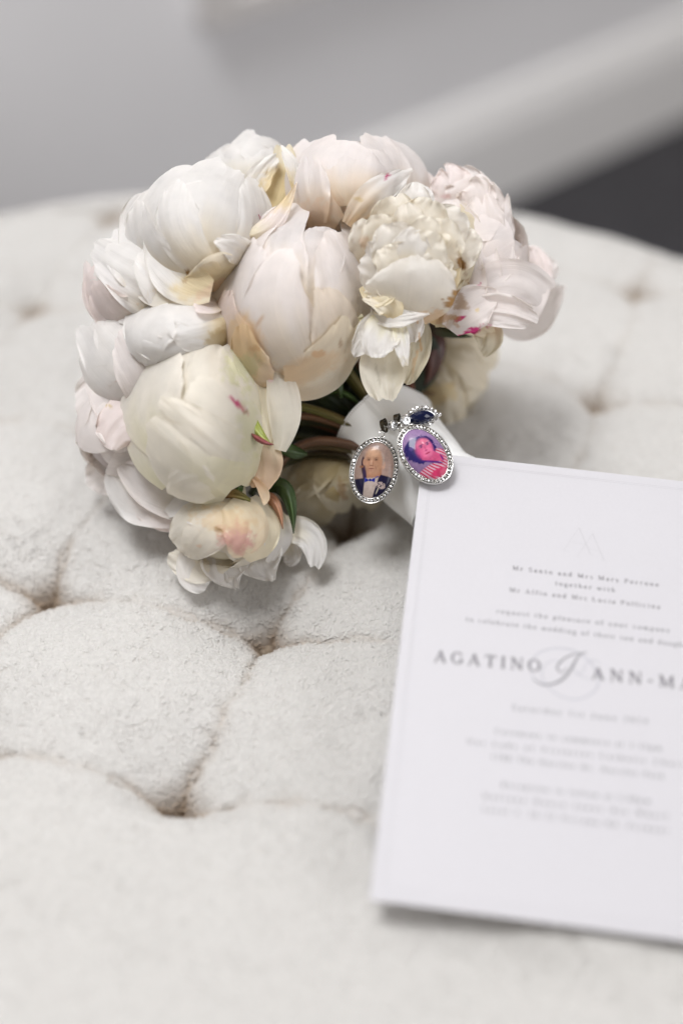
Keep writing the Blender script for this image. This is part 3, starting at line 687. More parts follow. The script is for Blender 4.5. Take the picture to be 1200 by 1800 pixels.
# --- top centre (D)
pD = Peony(608, 330, .662, 104, 92, .030, 0, seed=4, axis=(.1, .8, .3), base=PEACH * .5 + CREAM * .5, tip=BLUSH * .4 + WHITE * .6, label="round blush white peony at the top centre of the bouquet",
           marks=[MK(680, 309, 9, 2.6, 68, PINK, .95, .25), MK(685, 309, 1.6, 2, 0, PINK, .8, .1), MK(527, 284, 1.6, 1.6, 0, PINK, .8, .1), MK(629, 350, 13, 5, -20, YEL * .9, .55, .4), MK(560, 385, 60, 34, 20, PEACH, .35, .4)])
pD.pet([(560, 400), (530, 310), (527, 258)], 38, -1, ruf=.8)
pD.pet([(690, 380), (715, 320), (674, 250)], 40, 0, ruf=.8)
pD.pet([(650, 370), (665, 300), (640, 240)], 56, 1, ruf=.8, tround=.3)
pD.pet([(590, 400), (540, 330), (580, 246)], 58, 1.8, ruf=.7, cup=1.5)
pD.pet([(625, 360), (625, 300), (640, 256)], 66, 3.2, ruf=.8, cup=2, tround=.3)
pD.pet([(560, 395), (548, 330), (545, 270)], 32, 3.0, ruf=1.2, tipout=1.5)
pD.pet([(620, 400), (672, 345), (706, 320)], 34, 3.5, ruf=1.4, tip=WHITE)
pD.pet([(610, 395), (660, 340), (720, 300)], 26, 5.5, ruf=1.0, tip=WHITE)
# --- middle left (J) and far left (K)
pK = Peony(240, 632, .668, 98, 96, .028, 0, seed=6, axis=(-.8, .1, .3), tip=WHITE, base=BLUSH * .7 + CREAM * .3, label="wide white petalled peony at the far left middle of the bouquet")
pK.pet([(320, 640), (225, 700), (160, 690)], 36, -1, ruf=1, tip=BLUSH)
pK.pet([(330, 700), (240, 650), (158, 560)], 86, 1.5, ruf=1.0, tipout=2, tip=WHITE, cup=1.5, tround=.15)
pK.pet([(320, 600), (230, 590), (172, 560)], 50, 0, dz=(.646, .648, .664), ruf=1.3, tipout=1.5)
pK.pet([(330, 720), (230, 715), (158, 640)], 56, 0, dz=(.640, .646, .662), ruf=1.2, tip=WHITE * .5 + BLUSH * .5, tipout=1.5)
pK.pet([(330, 715), (275, 672), (215, 580)], 62, 3.5, ruf=.7, tip=BLUSH * .5 + WHITE * .5)
pJ = Peony(312, 590, .652, 100, 68, .030, 12, seed=5, axis=(-.4, .2, .7), base=CREAM * .6 + YEL * .4, label="white peony in the middle of the bouquet's left side",
           marks=[MK(386, 600, 26, 30, 0, YEL * .8, .5, .4)])  # paints the beige shade on the bloom's right side
pJ.pet([(390, 610), (300, 560), (222, 545)], 44, 0, ruf=.8)
pJ.pet([(395, 590), (330, 540), (262, 530)], 44, 1.2, ruf=.8)
pJ.pet([(360, 560), (280, 540), (215, 570)], 52, 1.6, ruf=1.3, bas=WHITE, tipout=1.5)
pJ.pet([(360, 605), (285, 590), (222, 575)], 46, 2.2, ruf=.9, bas=WHITE * .97)
pJ.pet([(400, 620), (370, 560), (285, 545)], 50, 2.4, ruf=.7, cup=2)
pJ.pet([(300, 548), (262, 580), (262, 642)], 50, 3.6, ruf=1.0, tround=.3, bas=WHITE, base=.8)
pJ.pet([(400, 565), (355, 580), (304, 590)], 44, 3.2, ruf=.7, cup=2)
pJ.pet([(410, 525), (375, 530), (338, 535)], 20, 5.6, ruf=1.0, tip=BLUSH, tround=.1)
# --- far lower left (M)
pM = Peony(216, 765, .672, 84, 88, .026, 20, seed=8, axis=(-.8, -.4, .3), tip=BLUSH * .4 + WHITE * .6, base=BLUSH, label="loose blush peony at the lower left, touching the wool",
           marks=[MK(192, 714, 9, 3, -25, YEL * .8, .7, .4)])
pM.pet([(260, 720), (185, 690), (146, 705)], 44, -1, dz=(.672, .674, .68), ruf=2)
pM.pet([(300, 740), (205, 720), (142, 735)], 74, .5, ruf=2.0, tipout=2)
pM.pet([(290, 780), (215, 820), (158, 850)], 52, .5, ruf=2.2, dz=(.67, .675, .682))
pM.pet([(300, 720), (225, 740), (190, 790)], 50, 2.5, ruf=1.5, tip=BLUSH)
pM.pet([(330, 740), (255, 760), (215, 800)], 46, 0, dz=(.655, .652, .656), ruf=1.5)
pM.pet([(320, 760), (230, 760), (160, 700)], 56, 0, dz=(.648, .652, .668), ruf=1.6, tipout=2, tip=BLUSH * .5 + WHITE * .5)
pM.pet([(350, 870), (260, 860), (196, 800)], 66, 0, dz=(.655, .658, .664), ruf=1.5, tip=WHITE * .97)
pM.pet([(370, 900), (290, 880), (226, 850)], 52, 0, dz=(.66, .656, .664), ruf=1.5, tip=BLUSH * .98)
# --- centre (E)
pE = Peony(512, 522, .645, 110, 136, .031, -18, seed=7, axis=(-.1, .8, .4), tip=BLUSH * .4 + WHITE * .6, base=PEACH * .2 + CREAM * .5 + WHITE * .3, label="large blush peony in the middle of the bouquet, its lower petals cream and peach with shade painted in",
           marks=[MK(428, 610, 40, 70, 8, PEACH * .5 + YEL * .5, .6, .15), MK(436, 640, 22, 20, 0, GREENC * .85, .45, .3), MK(540, 648, 80, 26, 22, YEL * .4 + PEACH * .6, .5, .15), MK(456, 566, 18, 2.5, 52, BROWN * 1.5, .4, .4), MK(450, 612, 12, 5, 0, BROWN * 1.6, .3, .6), MK(560, 622, 15, 6, 20, BROWN * 1.9, .3, .6), MK(598, 604, 4, 9, 0, BROWN, .4, .3)])  # broad peach marks mix petal tint and painted shade, small ones are spots
pE.pet([(450, 560), (414, 450), (482, 384)], 50, .0, ruf=1.2, tipout=2)
pE.pet([(520, 560), (484, 440), (534, 363)], 58, 1.0, ruf=1.0, tround=.3, tipout=1)
pE.pet([(545, 560), (560, 460), (566, 400)], 56, .4, ruf=1.0)
pE.pet([(590, 600), (632, 480), (593, 367)], 38, 1.4, ruf=.8, tround=.35, tipn=.5, tipout=1)
pE.pet([(600, 650), (628, 560), (620, 470)], 30, .5, ruf=1.4, flare=2)
pE.pet([(490, 640), (428, 530), (456, 428)], 58, 2.2, ruf=1.3, tipout=2.2, cup=1, fold=.8)
pE.pet([(600, 630), (606, 500), (572, 408)], 52, 2.8, ruf=1.0, tipout=1.5, cup=1.5)
pE.pet([(545, 660), (486, 545), (512, 440)], 66, 4.0, ruf=1.2, tipout=2.0, cup=3, tround=.3)
pE.pet([(590, 650), (590, 580), (566, 500)], 44, 4.6, ruf=1.2, tipout=1.8, cup=2, tip=BLUSH * .5 + CREAM * .5)
pE.pet([(470, 660), (402, 590), (404, 508)], 40, 4.6, ruf=1.3, tip=PEACH * .2 + BLUSH * .8, bas=PEACH * .6 + CREAM * .4, cup=2, tipn=.5, tipout=1.5, flare=1.6)
pE.pet([(480, 668), (440, 640), (424, 570)], 34, 5.6, ruf=1.3, tip=CREAM * .7 + PEACH * .3, bas=PEACH * .6 + CREAM * .4, cup=2, tipout=1.5)
pE.pet([(500, 672), (575, 640), (604, 560)], 44, 6.0, ruf=1.2, tip=CREAM * .8 + BLUSH * .2, bas=PEACH * .5 + CREAM * .5, cup=2.5, tipout=1.5, base=.7)

# --- open ruffled blossom (F)
pF = Peony(722, 452, .652, 112, 112, .026, 0, seed=9, axis=(.1, .3, .9), tip=CREAM * .5 + WHITE * .5, base=YEL * .6 + CREAM * .4, shells=((.9, 7),), core=.7, label="open ruffled cream peony right of the centre, its outer petals browning",
           marks=[MK(811, 465, 7, 18, 18, BROWN * .9, 1, .35), MK(806, 520, 30, 13, 48, BROWN, .75, .6), MK(640, 425, 14, 8, 60, PEACH * .8, .6, .4), MK(815, 535, 26, 18, 0, BROWN * 1.4, .45, .5), MK(760, 560, 40, 14, 10, BROWN * 1.8, .4, .4)])
tr_ = CREAM * .9
pF.pet([(770, 520), (850, 440), (800, 365)], 44, -1, ruf=1.6, tip=tr_, flare=1)
pF.pet([(760, 560), (840, 500), (835, 400)], 36, .5, ruf=1.6, tip=tr_, flare=1.5)
pF.pet([(745, 545), (795, 545), (822, 490)], 26, 1.5, ruf=1.6, tip=tr_ * .95)
pF.pet([(640, 520), (615, 450), (640, 395)], 34, 0, ruf=1.4, tip=PEACH * .25 + BLUSH * .75)
pF.pet([(690, 430), (650, 380), (690, 345)], 46, 1, ruf=1.6, tip=WHITE)
pF.pet([(740, 430), (730, 370), (760, 335)], 50, 1, ruf=1.8, tip=WHITE)
r9 = np.random.default_rng(93)
for k in range(20):
    a = k * 2.399; rr_ = 88 * math.sqrt((20 - k - .4) / 20); cx, cy = 724 + rr_ * math.cos(a) * .92, 430 + rr_ * math.sin(a) * .82
    oa = math.atan2(cy - 520, cx - 722) + r9.normal() * .25; ln = 84 + 26 * r9.random()
    bx, by = cx - math.cos(oa) * ln * .6, cy - math.sin(oa) * ln * .6
    tx, ty = cx + math.cos(oa) * ln * .4, cy + math.sin(oa) * ln * .4
    d0 = pF.depth(cx, cy) - .0003 * k
    mixk = .5 + .5 * r9.random()
    pF.pet([(bx, by), (cx + 6 * r9.normal(), cy), (tx, ty)], 34 + 16 * r9.random(), 0, dz=(d0 + .006, d0 - .004, d0 - .001 - .003 * r9.random()), ruf=2.0, notch=.05, tip=WHITE * mixk + CREAM * (1 - mixk), bas=YEL * .5 + CREAM * .5, tipout=1.5, nu=25, nv=28, cup=3.0, tround=.28)
pF.pet([(640, 500), (665, 515), (690, 500)], 26, 0, dz=(.632, .624, .628), ruf=2, tip=CREAM)
pF.pet([(715, 562), (725, 500), (722, 448)], 80, 0, dz=(.634, .616, .620), ruf=1.2, tip=WHITE * .85 + CREAM * .15, bas=CREAM * .6 + WHITE * .4, tround=.3, cup=3)
pF.pet([(690, 560), (680, 535), (640, 520)], 24, 0, dz=(.63, .624, .628), ruf=2, tip=CREAM * .6 + WHITE * .4)
pF.pet([(765, 540), (790, 470), (780, 400)], 22, 0, dz=(.636, .628, .632), ruf=2, tip=CREAM * .8 + YEL * .2)
# --- hanging blossom under F (G)
pG = Peony(682, 600, .652, 52, 44, .018, 0, seed=10, axis=(.1, -.6, .4), tip=WHITE, base=GREENC * .5 + CREAM * .5, shells=((.9, 5),), label="small drooping white bloom under the open ruffled peony, one petal with a brown tip",
           marks=[MK(716, 692, 13, 9, 30, np.array([.45, .25, .06]), .95, .35), MK(738, 600, 3, 26, 8, BROWN * 1.5, .5, .6), MK(728, 640, 4, 30, -12, BROWN * 1.8, .35, .6), MK(664, 660, 3, 20, 10, CREAM * .6, .4, .5), MK(700, 655, 30, 26, 0, CREAM * .85, .5, .4)])
pG.pet([(735, 560), (738, 610), (712, 680)], 20, 0, dz=(.650, .640, .642), ruf=1.6, tip=CREAM * .85, bas=CREAM * .6, label="papery dried petal")
pG.pet([(680, 580), (672, 640), (678, 704)], 42, 0, dz=(.645, .636, .637), ruf=.9, tip=CREAM * .6 + WHITE * .4, tround=.08, tipn=.35, bas=CREAM)
pG.pet([(640, 560), (612, 580), (602, 608)], 20, 0, dz=(.64, .636, .64), ruf=1.5)
pG.pet([(700, 550), (660, 580), (625, 625)], 30, 0, dz=(.638, .630, .634), ruf=1.8, tip=WHITE)
pG.pet([(690, 545), (668, 590), (660, 628)], 34, 0, dz=(.636, .627, .63), ruf=1.2)
pG.pet([(700, 560), (705, 600), (712, 645)], 15, 0, dz=(.634, .626, .627), ruf=1.0, tip=WHITE)
pG.pet([(650, 555), (700, 560), (752, 552)], 17, 0, dz=(.634, .626, .63), ruf=1.6, tip=WHITE, tipn=.7, bas=WHITE * .97)
pG.pet([(705, 548), (722, 570), (728, 600)], 24, 0, dz=(.635, .63, .634), ruf=1.4, tip=WHITE)
# --- right hand loose blossom (H)
HB = BLUSH * .5 + WHITE * .5
pH = Peony(850, 450, .668, 100, 122, .028, 0, seed=11, axis=(.6, .5, .4), tip=HB, base=HB * .98, shells=((.78, 7), (.68, 6)), core=.6, label="loose pale pink peony at the right edge with magenta flecks",
           marks=[MK(808, 560, 12, 4, 25, PINK, .9, .4), MK(830, 583, 26, 7, 22, PINK, .9, .45), MK(795, 498, 10, 2.5, 40, PINK, .85, .4), MK(842, 500, 5, 2, 30, PINK, .8, .4), MK(838, 545, 5, 4, 0, YEL, .6, .3), MK(782, 345, 10, 6, 0, np.array([.8, .6, .6]), .6, .4), MK(775, 555, 30, 14, -20, BROWN * 1.3, .55, .5), MK(810, 530, 14, 14, 0, BROWN, .5, .5)])
pH.pet([(790, 400), (740, 330), (722, 318)], 30, 0, dz=(.668, .672, .676), ruf=2, tip=BLUSH)
pH.pet([(800, 380), (790, 320), (776, 292)], 38, 0, dz=(.666, .662, .67), ruf=3, tip=BLUSH, notch=.25, tipn=.5)
pH.pet([(810, 390), (820, 330), (810, 305)], 40, 0, dz=(.664, .66, .668), ruf=2.5, tip=HB)
pH.pet([(840, 400), (835, 340), (825, 320)], 36, 0, dz=(.662, .655, .66), ruf=3, tip=HB)
pH.pet([(860, 420), (872, 360), (862, 318)], 17, 0, dz=(.664, .66, .664), ruf=1, tip=HB, tipn=.7)
pH.pet([(880, 470), (886, 400), (893, 342)], 19, 0, dz=(.662, .656, .658), ruf=1.2, tip=HB, tipn=.6, tround=.3)
pH.pet([(850, 480), (850, 400), (845, 340)], 40, 0, dz=(.66, .645, .655), ruf=2, tip=HB, notch=.12)
pH.pet([(820, 480), (800, 400), (790, 350)], 44, 0, dz=(.656, .648, .655), ruf=2, tip=HB)
pH.pet([(930, 560), (940, 480), (925, 440)], 30, 0, dz=(.67, .68, .685), ruf=2, tip=BLUSH)
pH.pet([(900, 520), (950, 480), (975, 460)], 26, 0, dz=(.67, .68, .69), ruf=2, tip=HB)
pH.pet([(880, 560), (930, 560), (982, 500)], 36, 0, dz=(.68, .69, .70), ruf=2, tip=HB * .95)
pH.pet([(860, 530), (900, 490), (965, 490)], 30, 0, dz=(.66, .658, .675), ruf=1.2, tip=HB)
pH.pet([(840, 560), (835, 480), (850, 405)], 48, 0, dz=(.655, .640, .65), ruf=1.3, tip=HB, fold=.8)
pH.pet([(820, 580), (815, 510), (830, 430)], 40, 0, dz=(.65, .639, .648), ruf=1.3, tip=HB)
pH.pet([(880, 560), (885, 480), (885, 420)], 26, 0, dz=(.655, .646, .652), ruf=1.3, tip=HB)
pH.pet([(800, 560), (880, 505), (945, 530)], 50, 0, dz=(.648, .640, .654), ruf=.9, tip=HB, tround=.04, tipn=.05, base=.6)
pH.pet([(800, 555), (870, 545), (940, 565)], 30, 0, dz=(.645, .637, .650), ruf=1.6, tip=HB, fold=1.2, tipout=1.5, tround=.1)
pH.pet([(815, 520), (870, 470), (905, 440)], 34, 0, dz=(.650, .643, .655), ruf=1.6, tip=HB, fold=-1.0, tipout=1.5)
pH.pet([(790, 580), (830, 540), (875, 520)], 40, 0, dz=(.645, .638, .644), ruf=1.1, tip=HB)
pH.pet([(800, 540), (835, 565), (870, 590)], 22, 0, dz=(.655, .652, .66), ruf=1, tip=CREAM)
pH.pet([(840, 560), (858, 590), (845, 622)], 26, 0, dz=(.662, .655, .658), ruf=1, tip=CREAM * .85, bas=PEACH, label="creased cream petal with magenta streaks")
pH.pet([(750, 535), (790, 560), (835, 580)], 18, 0, dz=(.652, .648, .652), ruf=1.2, tip=PEACH * .8, bas=CREAM * .7)
# --- big greenish bud front left (L)
pL = Peony(344, 742, .641, 94, 140, .034, 0, seed=12, axis=(-.5, .5, .3), tip=CREAM * .4 + WHITE * .6, base=GREENC * .4 + CREAM * .4 + WHITE * .2, label="large greenish cream closed peony at the front left",
           marks=[MK(425, 640, 34, 40, -30, GREENC, .5, .4), MK(420, 712, 26, 4.5, -42, PINK * np.array([1, 1.6, 1]), .9, .18), MK(432, 725, 5, 4, 0, np.array([.30, .03, .07]), .8, .3), MK(475, 665, 7, 9, 0, BLUSH * np.array([.95, .75, .8]), .6, .3), MK(440, 750, 20, 70, 5, GREENC, .35, .4)])  # green marks at the right tint the bud and paint its shaded side
pL.pet([(300, 850), (262, 760), (280, 660)], 44, 0, ruf=.8)
pL.pet([(400, 760), (440, 680), (400, 612)], 40, 0, ruf=.8)
pL.pet([(340, 820), (330, 680), (350, 600)], 82, .6, ruf=.7, cup=1.5, tround=.3)
pL.pet([(430, 800), (430, 690), (365, 618)], 56, 1.8, ruf=.7, cup=2)
pL.pet([(330, 800), (268, 720), (322, 626)], 56, 2.6, ruf=1.1, cup=1, tipout=2, tip=WHITE * .7 + CREAM * .3)
pL.pet([(425, 850), (400, 760), (338, 664)], 74, 4.0, ruf=1.1, cup=3, tipout=1.8)
pL.pet([(400, 870), (330, 810), (262, 745)], 60, 5.0, ruf=.8, cup=2, tip=WHITE * .6 + CREAM * .4)
pL.pet([(420, 800), (380, 700), (385, 610)], 60, 2.9, ruf=1.0, cup=2, tipout=1.4)
pL.pet([(430, 830), (400, 800), (280, 700)], 50, 4.6, ruf=1.1, cup=2, tipout=1.6)
pL.pet([(430, 830), (350, 840), (296, 862)], 44, 5.6, ruf=.9, cup=2, tround=.2)
pL.pet([(436, 700), (446, 760), (446, 828)], 24, 1, ruf=.6, tip=CREAM, bas=GREENC)
pL.pet([(432, 860), (300, 850), (222, 790)], 60, -3, dz=(.650, .648, .652), ruf=1.2, tip=BLUSH * .4 + WHITE * .6)
pL.pet([(462, 780), (448, 700), (442, 645)], 34, 0, dz=(.642, .640, .642), ruf=.6, tip=CREAM, bas=CREAM)
pL.pet([(492, 792), (498, 700), (466, 616)], 30, 0, dz=(.640, .634, .636), ruf=.5, tip=CREAM * .5 + WHITE * .5, bas=CREAM * .6 + WHITE * .4, tipn=.7, tround=.1, base=.35, vm=.5, cup=2)
pL.pet([(440, 750), (462, 810), (452, 862)], 36, 0, dz=(.646, .642, .642), ruf=.8, tip=PEACH * .9, bas=CREAM, label="peach outer petal with a pink rim")
pL.pet([(446, 840), (465, 868), (462, 886)], 9, 0, dz=(.642, .639, .638), ruf=.8, tip=PEACH * .6 + CREAM * .4, bas=PEACH, nu=9, nv=10, cup=-2)
# --- bottom blossom (N)
pN = Peony(392, 935, .652, 90, 66, .027, -12, seed=13, axis=(-.1, -.7, .6), tip=CREAM * .4 + WHITE * .6, base=CREAM, label="half open cream peony at the bottom of the bouquet with a pink blush",
           marks=[MK(418, 945, 34, 28, -10, np.array([.78, .50, .44]), .75, .35), MK(385, 932, 8, 4, -20, BROWN, .5, .5), MK(400, 915, 60, 26, -10, YEL * .6 + PEACH * .4, .4, .4), MK(350, 960, 6, 4, 0, PEACH, .5, .4)])
pN.pet([(420, 950), (350, 985), (300, 975)], 40, 0, ruf=2, dz=(.65, .65, .655))
pN.pet([(420, 930), (400, 990), (418, 1038)], 48, 0, dz=(.655, .648, .651), ruf=2.2, tip=WHITE * .97, tipn=.75)
pN.pet([(410, 940), (360, 1000), (368, 1018)], 52, 0, dz=(.656, .650, .654), ruf=2, tip=WHITE * .97)
pN.pet([(440, 930), (460, 985), (482, 1022)], 42, 0, dz=(.655, .648, .652), ruf=2, tip=WHITE * .96, tipn=.7)
pN.pet([(420, 900), (350, 880), (296, 905)], 48, 1, ruf=1, tip=WHITE)
pN.pet([(400, 890), (345, 930), (305, 960)], 46, 2, ruf=1)
pN.pet([(480, 900), (488, 940), (470, 985)], 26, 1, ruf=1, tip=WHITE)
pN.pet([(430, 890), (370, 930), (335, 980)], 40, 3.2, ruf=1, cup=1.5)
pN.pet([(430, 880), (445, 930), (440, 985)], 50, 3.4, ruf=1.1, cup=2, tip=CREAM)
pN.pet([(400, 885), (425, 930), (400, 968)], 48, 4.6, ruf=.8, cup=2, tip=CREAM * .7 + PEACH * .3)
pN.pet([(470, 930), (540, 940), (552, 1000)], 26, 0, dz=(.662, .655, .655), ruf=1.0, tip=WHITE * .97, base=.7, tipn=.2)
pN.pet([(480, 930), (505, 970), (500, 985)], 24, 0, dz=(.668, .664, .664), ruf=1.5, tip=WHITE * .96)
# --- blossoms at the back, resting on the wool (O, I)
pO = Peony(566, 846, .700, 84, 60, .030, 0, seed=14, axis=(.1, -.5, -.2), tip=CREAM * .8, base=YEL * .7, label="cream peony under the stems, resting on the wool",
           marks=[MK(560, 830, 60, 34, 0, YEL * .7, .5, .4), MK(600, 860, 9, 22, 20, BROWN * 1.2, .5, .4)])
for q in ([(600, 800), (540, 830), (500, 880)], [(580, 800), (590, 850), (600, 905)], [(620, 810), (640, 850), (640, 895)], [(590, 860), (550, 890), (520, 915)]):
    pO.pet(q, 40, 1.5, ruf=1.5, tip=CREAM * .85)
pI = Peony(790, 668, .735, 74, 76, .028, 0, seed=15, axis=(.5, -.4, .1), tip=CREAM * .7 + WHITE * .3, base=YEL * .7, label="cream peony at the back right, lying low behind the ribbon",
           marks=[MK(770, 690, 40, 22, 0, YEL, .5, .4), MK(745, 640, 24, 50, 0, np.array([.28, .10, .08]), .7, .4)])
for q in ([(740, 620), (800, 640), (850, 680)], [(750, 640), (780, 690), (800, 745)], [(770, 600), (830, 620), (872, 640)], [(740, 680), (750, 720), (780, 750)]):
    pI.pet(q, 42, 1.5, ruf=2)
# two more heads at the back of the dome, seen only between the others
Peony(520, 420, .70, 110, 100, .03, 0, seed=16, label="white peony at the back of the dome")
Peony(700, 520, .705, 100, 80, .03, 0, seed=17, label="white peony behind the open ruffled one", axis=(.3, .3, -.5))
Peony(330, 640, .70, 110, 110, .03, 0, seed=18, label="white peony behind the left buds", axis=(-.3, 0, -.8))

# ---- stems, leaves, sepals
def bez(p, n):
    t = np.linspace(0, 1, n)[:, None]; a, b, c = [np.array(q, float) for q in p]; b = 2 * b - .5 * (a + c)
    return (1 - t) ** 2 * a + 2 * t * (1 - t) * b + t * t * c
def tube(name, pts, rad, m, parent, cols=None, nseg=20, n=16, flat=1.0):
    p = bez(pts, n); T = np.gradient(p, axis=0); T /= np.linalg.norm(T, axis=1)[:, None]
    ref = -FWD; Nn = np.cross(T, ref); Nn /= np.linalg.norm(Nn, axis=1)[:, None]; Bn = np.cross(T, Nn)
    rad = np.interp(np.linspace(0, 1, n), np.linspace(0, 1, len(rad)), rad) if hasattr(rad, '__len__') else np.full(n, rad)
    a = np.linspace(0, 2 * np.pi, nseg, endpoint=False)
    ridge_ = (1 + .10 * np.cos(4 * a))[:, None, None]
    V = p[None] + ridge_ * (np.cos(a)[:, None, None] * Nn[None] + flat * np.sin(a)[:, None, None] * Bn[None]) * rad[None, :, None]
    uv = np.stack(np.meshgrid(a / 6.283, np.linspace(0, 1, n), indexing='ij'), -1).reshape(-1, 2)
    cc = None
    if cols is not None:
        tt = np.linspace(0, 1, n)[None, :, None] * np.ones((nseg, 1, 1)); side = (.5 + .5 * np.cos(a))[:, None, None]
        cc = cols[0] * (1 - tt) + cols[1] * tt; cc = cc * (1 - .5 * side) + cols[0] * .5 * side * np.array([1, 1.1, .8])
        cc = cc.reshape(-1, 3)
    caps = [tuple(np.arange(nseg) * n)[::-1], tuple(np.arange(nseg) * n + n - 1)]
    return mk(name, V.reshape(-1, 3), [tuple(q) for q in grid_faces(nseg, n, True)] + caps, m, parent, cols=cc, uvs=uv)
OL = np.array([.095, .10, .022]); BRN = np.array([.105, .048, .024]); DK = np.array([.03, .045, .015]); RED = np.array([.11, .03, .02])
stems = [
    ((590, 610, .660), (632, 680, .657), (672, 735, .668), .0028, OL, BRN),
    ((608, 600, .664), (650, 670, .664), (690, 730, .672), .0026, BRN, BRN),
    ((470, 716, .664), (570, 726, .655), (652, 758, .664), .0027, OL * 1.1, BRN * 1.1),
    ((470, 770, .668), (560, 742, .668), (650, 765, .670), .0026, DK, BRN * .7),
    ((490, 822, .664), (560, 775, .656), (650, 785, .664), .0028, BRN, BRN * 1.1),
    ((440, 870, .672), (540, 800, .668), (640, 795, .674), .0026, DK, BRN),
    ((540, 640, .680), (600, 690, .676), (672, 750, .680), .0028, DK, BRN * .6),  # rear stems get darker tones, the bouquet's inner shade put in
    ((480, 680, .685), (570, 705, .680), (660, 755, .684), .0028, DK, DK),
    ((660, 600, .690), (680, 670, .684), (700, 740, .684), .0026, DK, BRN),
    ((740, 600, .70), (720, 670, .69), (705, 740, .686), .0028, RED, BRN),
    ((430, 790, .69), (540, 770, .685), (650, 775, .685), .0028, OL * .5, DK),
    ((500, 740, .674), (580, 752, .670), (650, 768, .672), .0024, RED, BRN),
    ((480, 742, .662), (570, 738, .657), (650, 762, .668), .0022, BRN * 1.2, BRN),
    ((500, 800, .668), (565, 784, .662), (648, 780, .670), .0022, BRN, OL),
    ((600, 650, .672), (640, 700, .668), (680, 745, .676), .0022, OL, BRN * 1.2),
    ((560, 830, .69), (600, 810, .685), (650, 800, .684), .0026, OL * .6, BRN * .6)]
HEAD_OUT = P(690, 770, .679); HAX = P(884, 985, .648) - HEAD_OUT; HAX /= np.linalg.norm(HAX)
for a, b, c, r, c0, c1 in stems:
    off = ((c[0] - 676) * RGT - (c[1] - 756) * UPV) * .00022 - FWD * (.684 - c[2]) * .55; off = off - HAX * (off @ HAX); off *= min(1, .0140 / np.linalg.norm(off))
    p = [P(*a), P(b[0], b[1], b[2] + .010), HEAD_OUT + HAX * .012 + off]
    tube("stem", p, (r * .62, r * .72, r * .72), M_STEM, bq, (c0, c1))
# cut stem ends beyond the ribbon, under the card
for k in range(9):
    a = k * .7; off = .008 * (math.cos(a) * np.cross(HAX, [0, 0, 1.]) + math.sin(a) * UPV * .6)
    q = HEAD_OUT + HAX * .085 + off; tube("stem_end", [q, q + HAX * .02, q + HAX * (.035 + .004 * (k % 3))], .0028, M_STEM, bq, (OL, BRN), n=6)

def leaf(pts, ds, w, c0, c1, name="leaf", parent=None, cup=2., label=None, twist=0.):
    nu, nv = 9, 18; U, Vv = np.meshgrid(np.linspace(-1, 1, nu), np.linspace(0, 1, nv), indexing='ij')
    cx = bez([(p[0], p[1], 0) for p in pts], nv)[:, :2]; T = np.gradient(cx, axis=0); T /= np.linalg.norm(T, axis=1)[:, None]
    nn = np.stack([-T[:, 1], T[:, 0]], 1); W = w * np.sin(np.pi * np.clip(np.linspace(0, 1, nv), .03, .985) ** .8) ** .8
    x = cx[None, :, 0] + nn[None, :, 0] * U * W; y = cx[None, :, 1] + nn[None, :, 1] * U * W
    t = np.linspace(0, 1, nv)[None]; dd = ds[0] * (1 - t) ** 2 + 2 * t * (1 - t) * ds[1] + t * t * ds[2] + np.abs(U) * cup * .001 - twist * U * .001 + .0006 * vnoise(U * 3, Vv * 6, int(pts[0][0]))
    X = CAM + dd[..., None] * (FWD + ((x - 600) / FPX)[..., None] * RGT + ((900 - y) / FPX)[..., None] * UPV)
    cc = c0 * (1 - Vv[..., None]) + c1 * Vv[..., None]; cc = cc * (1 + .5 * np.exp(-(U / .1) ** 2))[..., None]
    # an underside a third of a millimetre behind gives the leaf its thickness
    V2 = np.concatenate([X.reshape(-1, 3), X.reshape(-1, 3) + FWD * .0003]); g = grid_faces(nu, nv); n_ = nu * nv
    per = [i * nv for i in range(nu)] + [(nu - 1) * nv + j for j in range(1, nv)] + [i * nv + nv - 1 for i in range(nu - 2, -1, -1)] + [j for j in range(nv - 2, 0, -1)]
    fs = np.concatenate([g, g[:, ::-1] + n_, np.array([(a, a + n_, b + n_, b) for a, b in zip(per, per[1:] + per[:1])])])
    uv = np.stack([U * .5 + .5, Vv], -1).reshape(-1, 2)
    o = mk(name, V2, fs, M_LEAF, parent or bq, cols=np.tile(cc.reshape(-1, 3), (2, 1)), uvs=np.tile(uv, (2, 1)))
    if label: o["label"] = label
    return o
G1 = np.array([.045, .085, .02]); G2 = np.array([.09, .15, .03]); GAP_DARK = np.array([.012, .022, .008])
leaf([(640, 740), (580, 700), (520, 660)], (.680, .672, .672), 16, GAP_DARK, G1 * .7)
leaf([(600, 700), (585, 660), (560, 640)], (.665, .66, .662), 10, G1, G1)
leaf([(640, 720), (600, 690), (565, 700)], (.668, .664, .668), 5, G1, G1 * 1.5)
leaf([(620, 690), (650, 640), (620, 600)], (.69, .69, .69), 34, GAP_DARK, GAP_DARK)  # near-black leaves from here added to darken gaps between the blooms
leaf([(640, 720), (560, 740), (480, 700)], (.70, .70, .70), 46, GAP_DARK, GAP_DARK)
leaf([(640, 780), (560, 790), (470, 760)], (.70, .70, .69), 40, GAP_DARK, GAP_DARK)
leaf([(660, 720), (600, 650), (540, 640)], (.705, .70, .70), 50, GAP_DARK, GAP_DARK)
leaf([(700, 700), (740, 640), (760, 590)], (.70, .70, .69), 34, GAP_DARK, GAP_DARK)
leaf([(620, 800), (540, 820), (450, 850)], (.70, .695, .69), 26, GAP_DARK, GAP_DARK)
leaf([(540, 798), (505, 790), (468, 762)], (.655, .650, .646), 12, G1 * .5, G1, label="dark green leaf tip beside the peach petal")
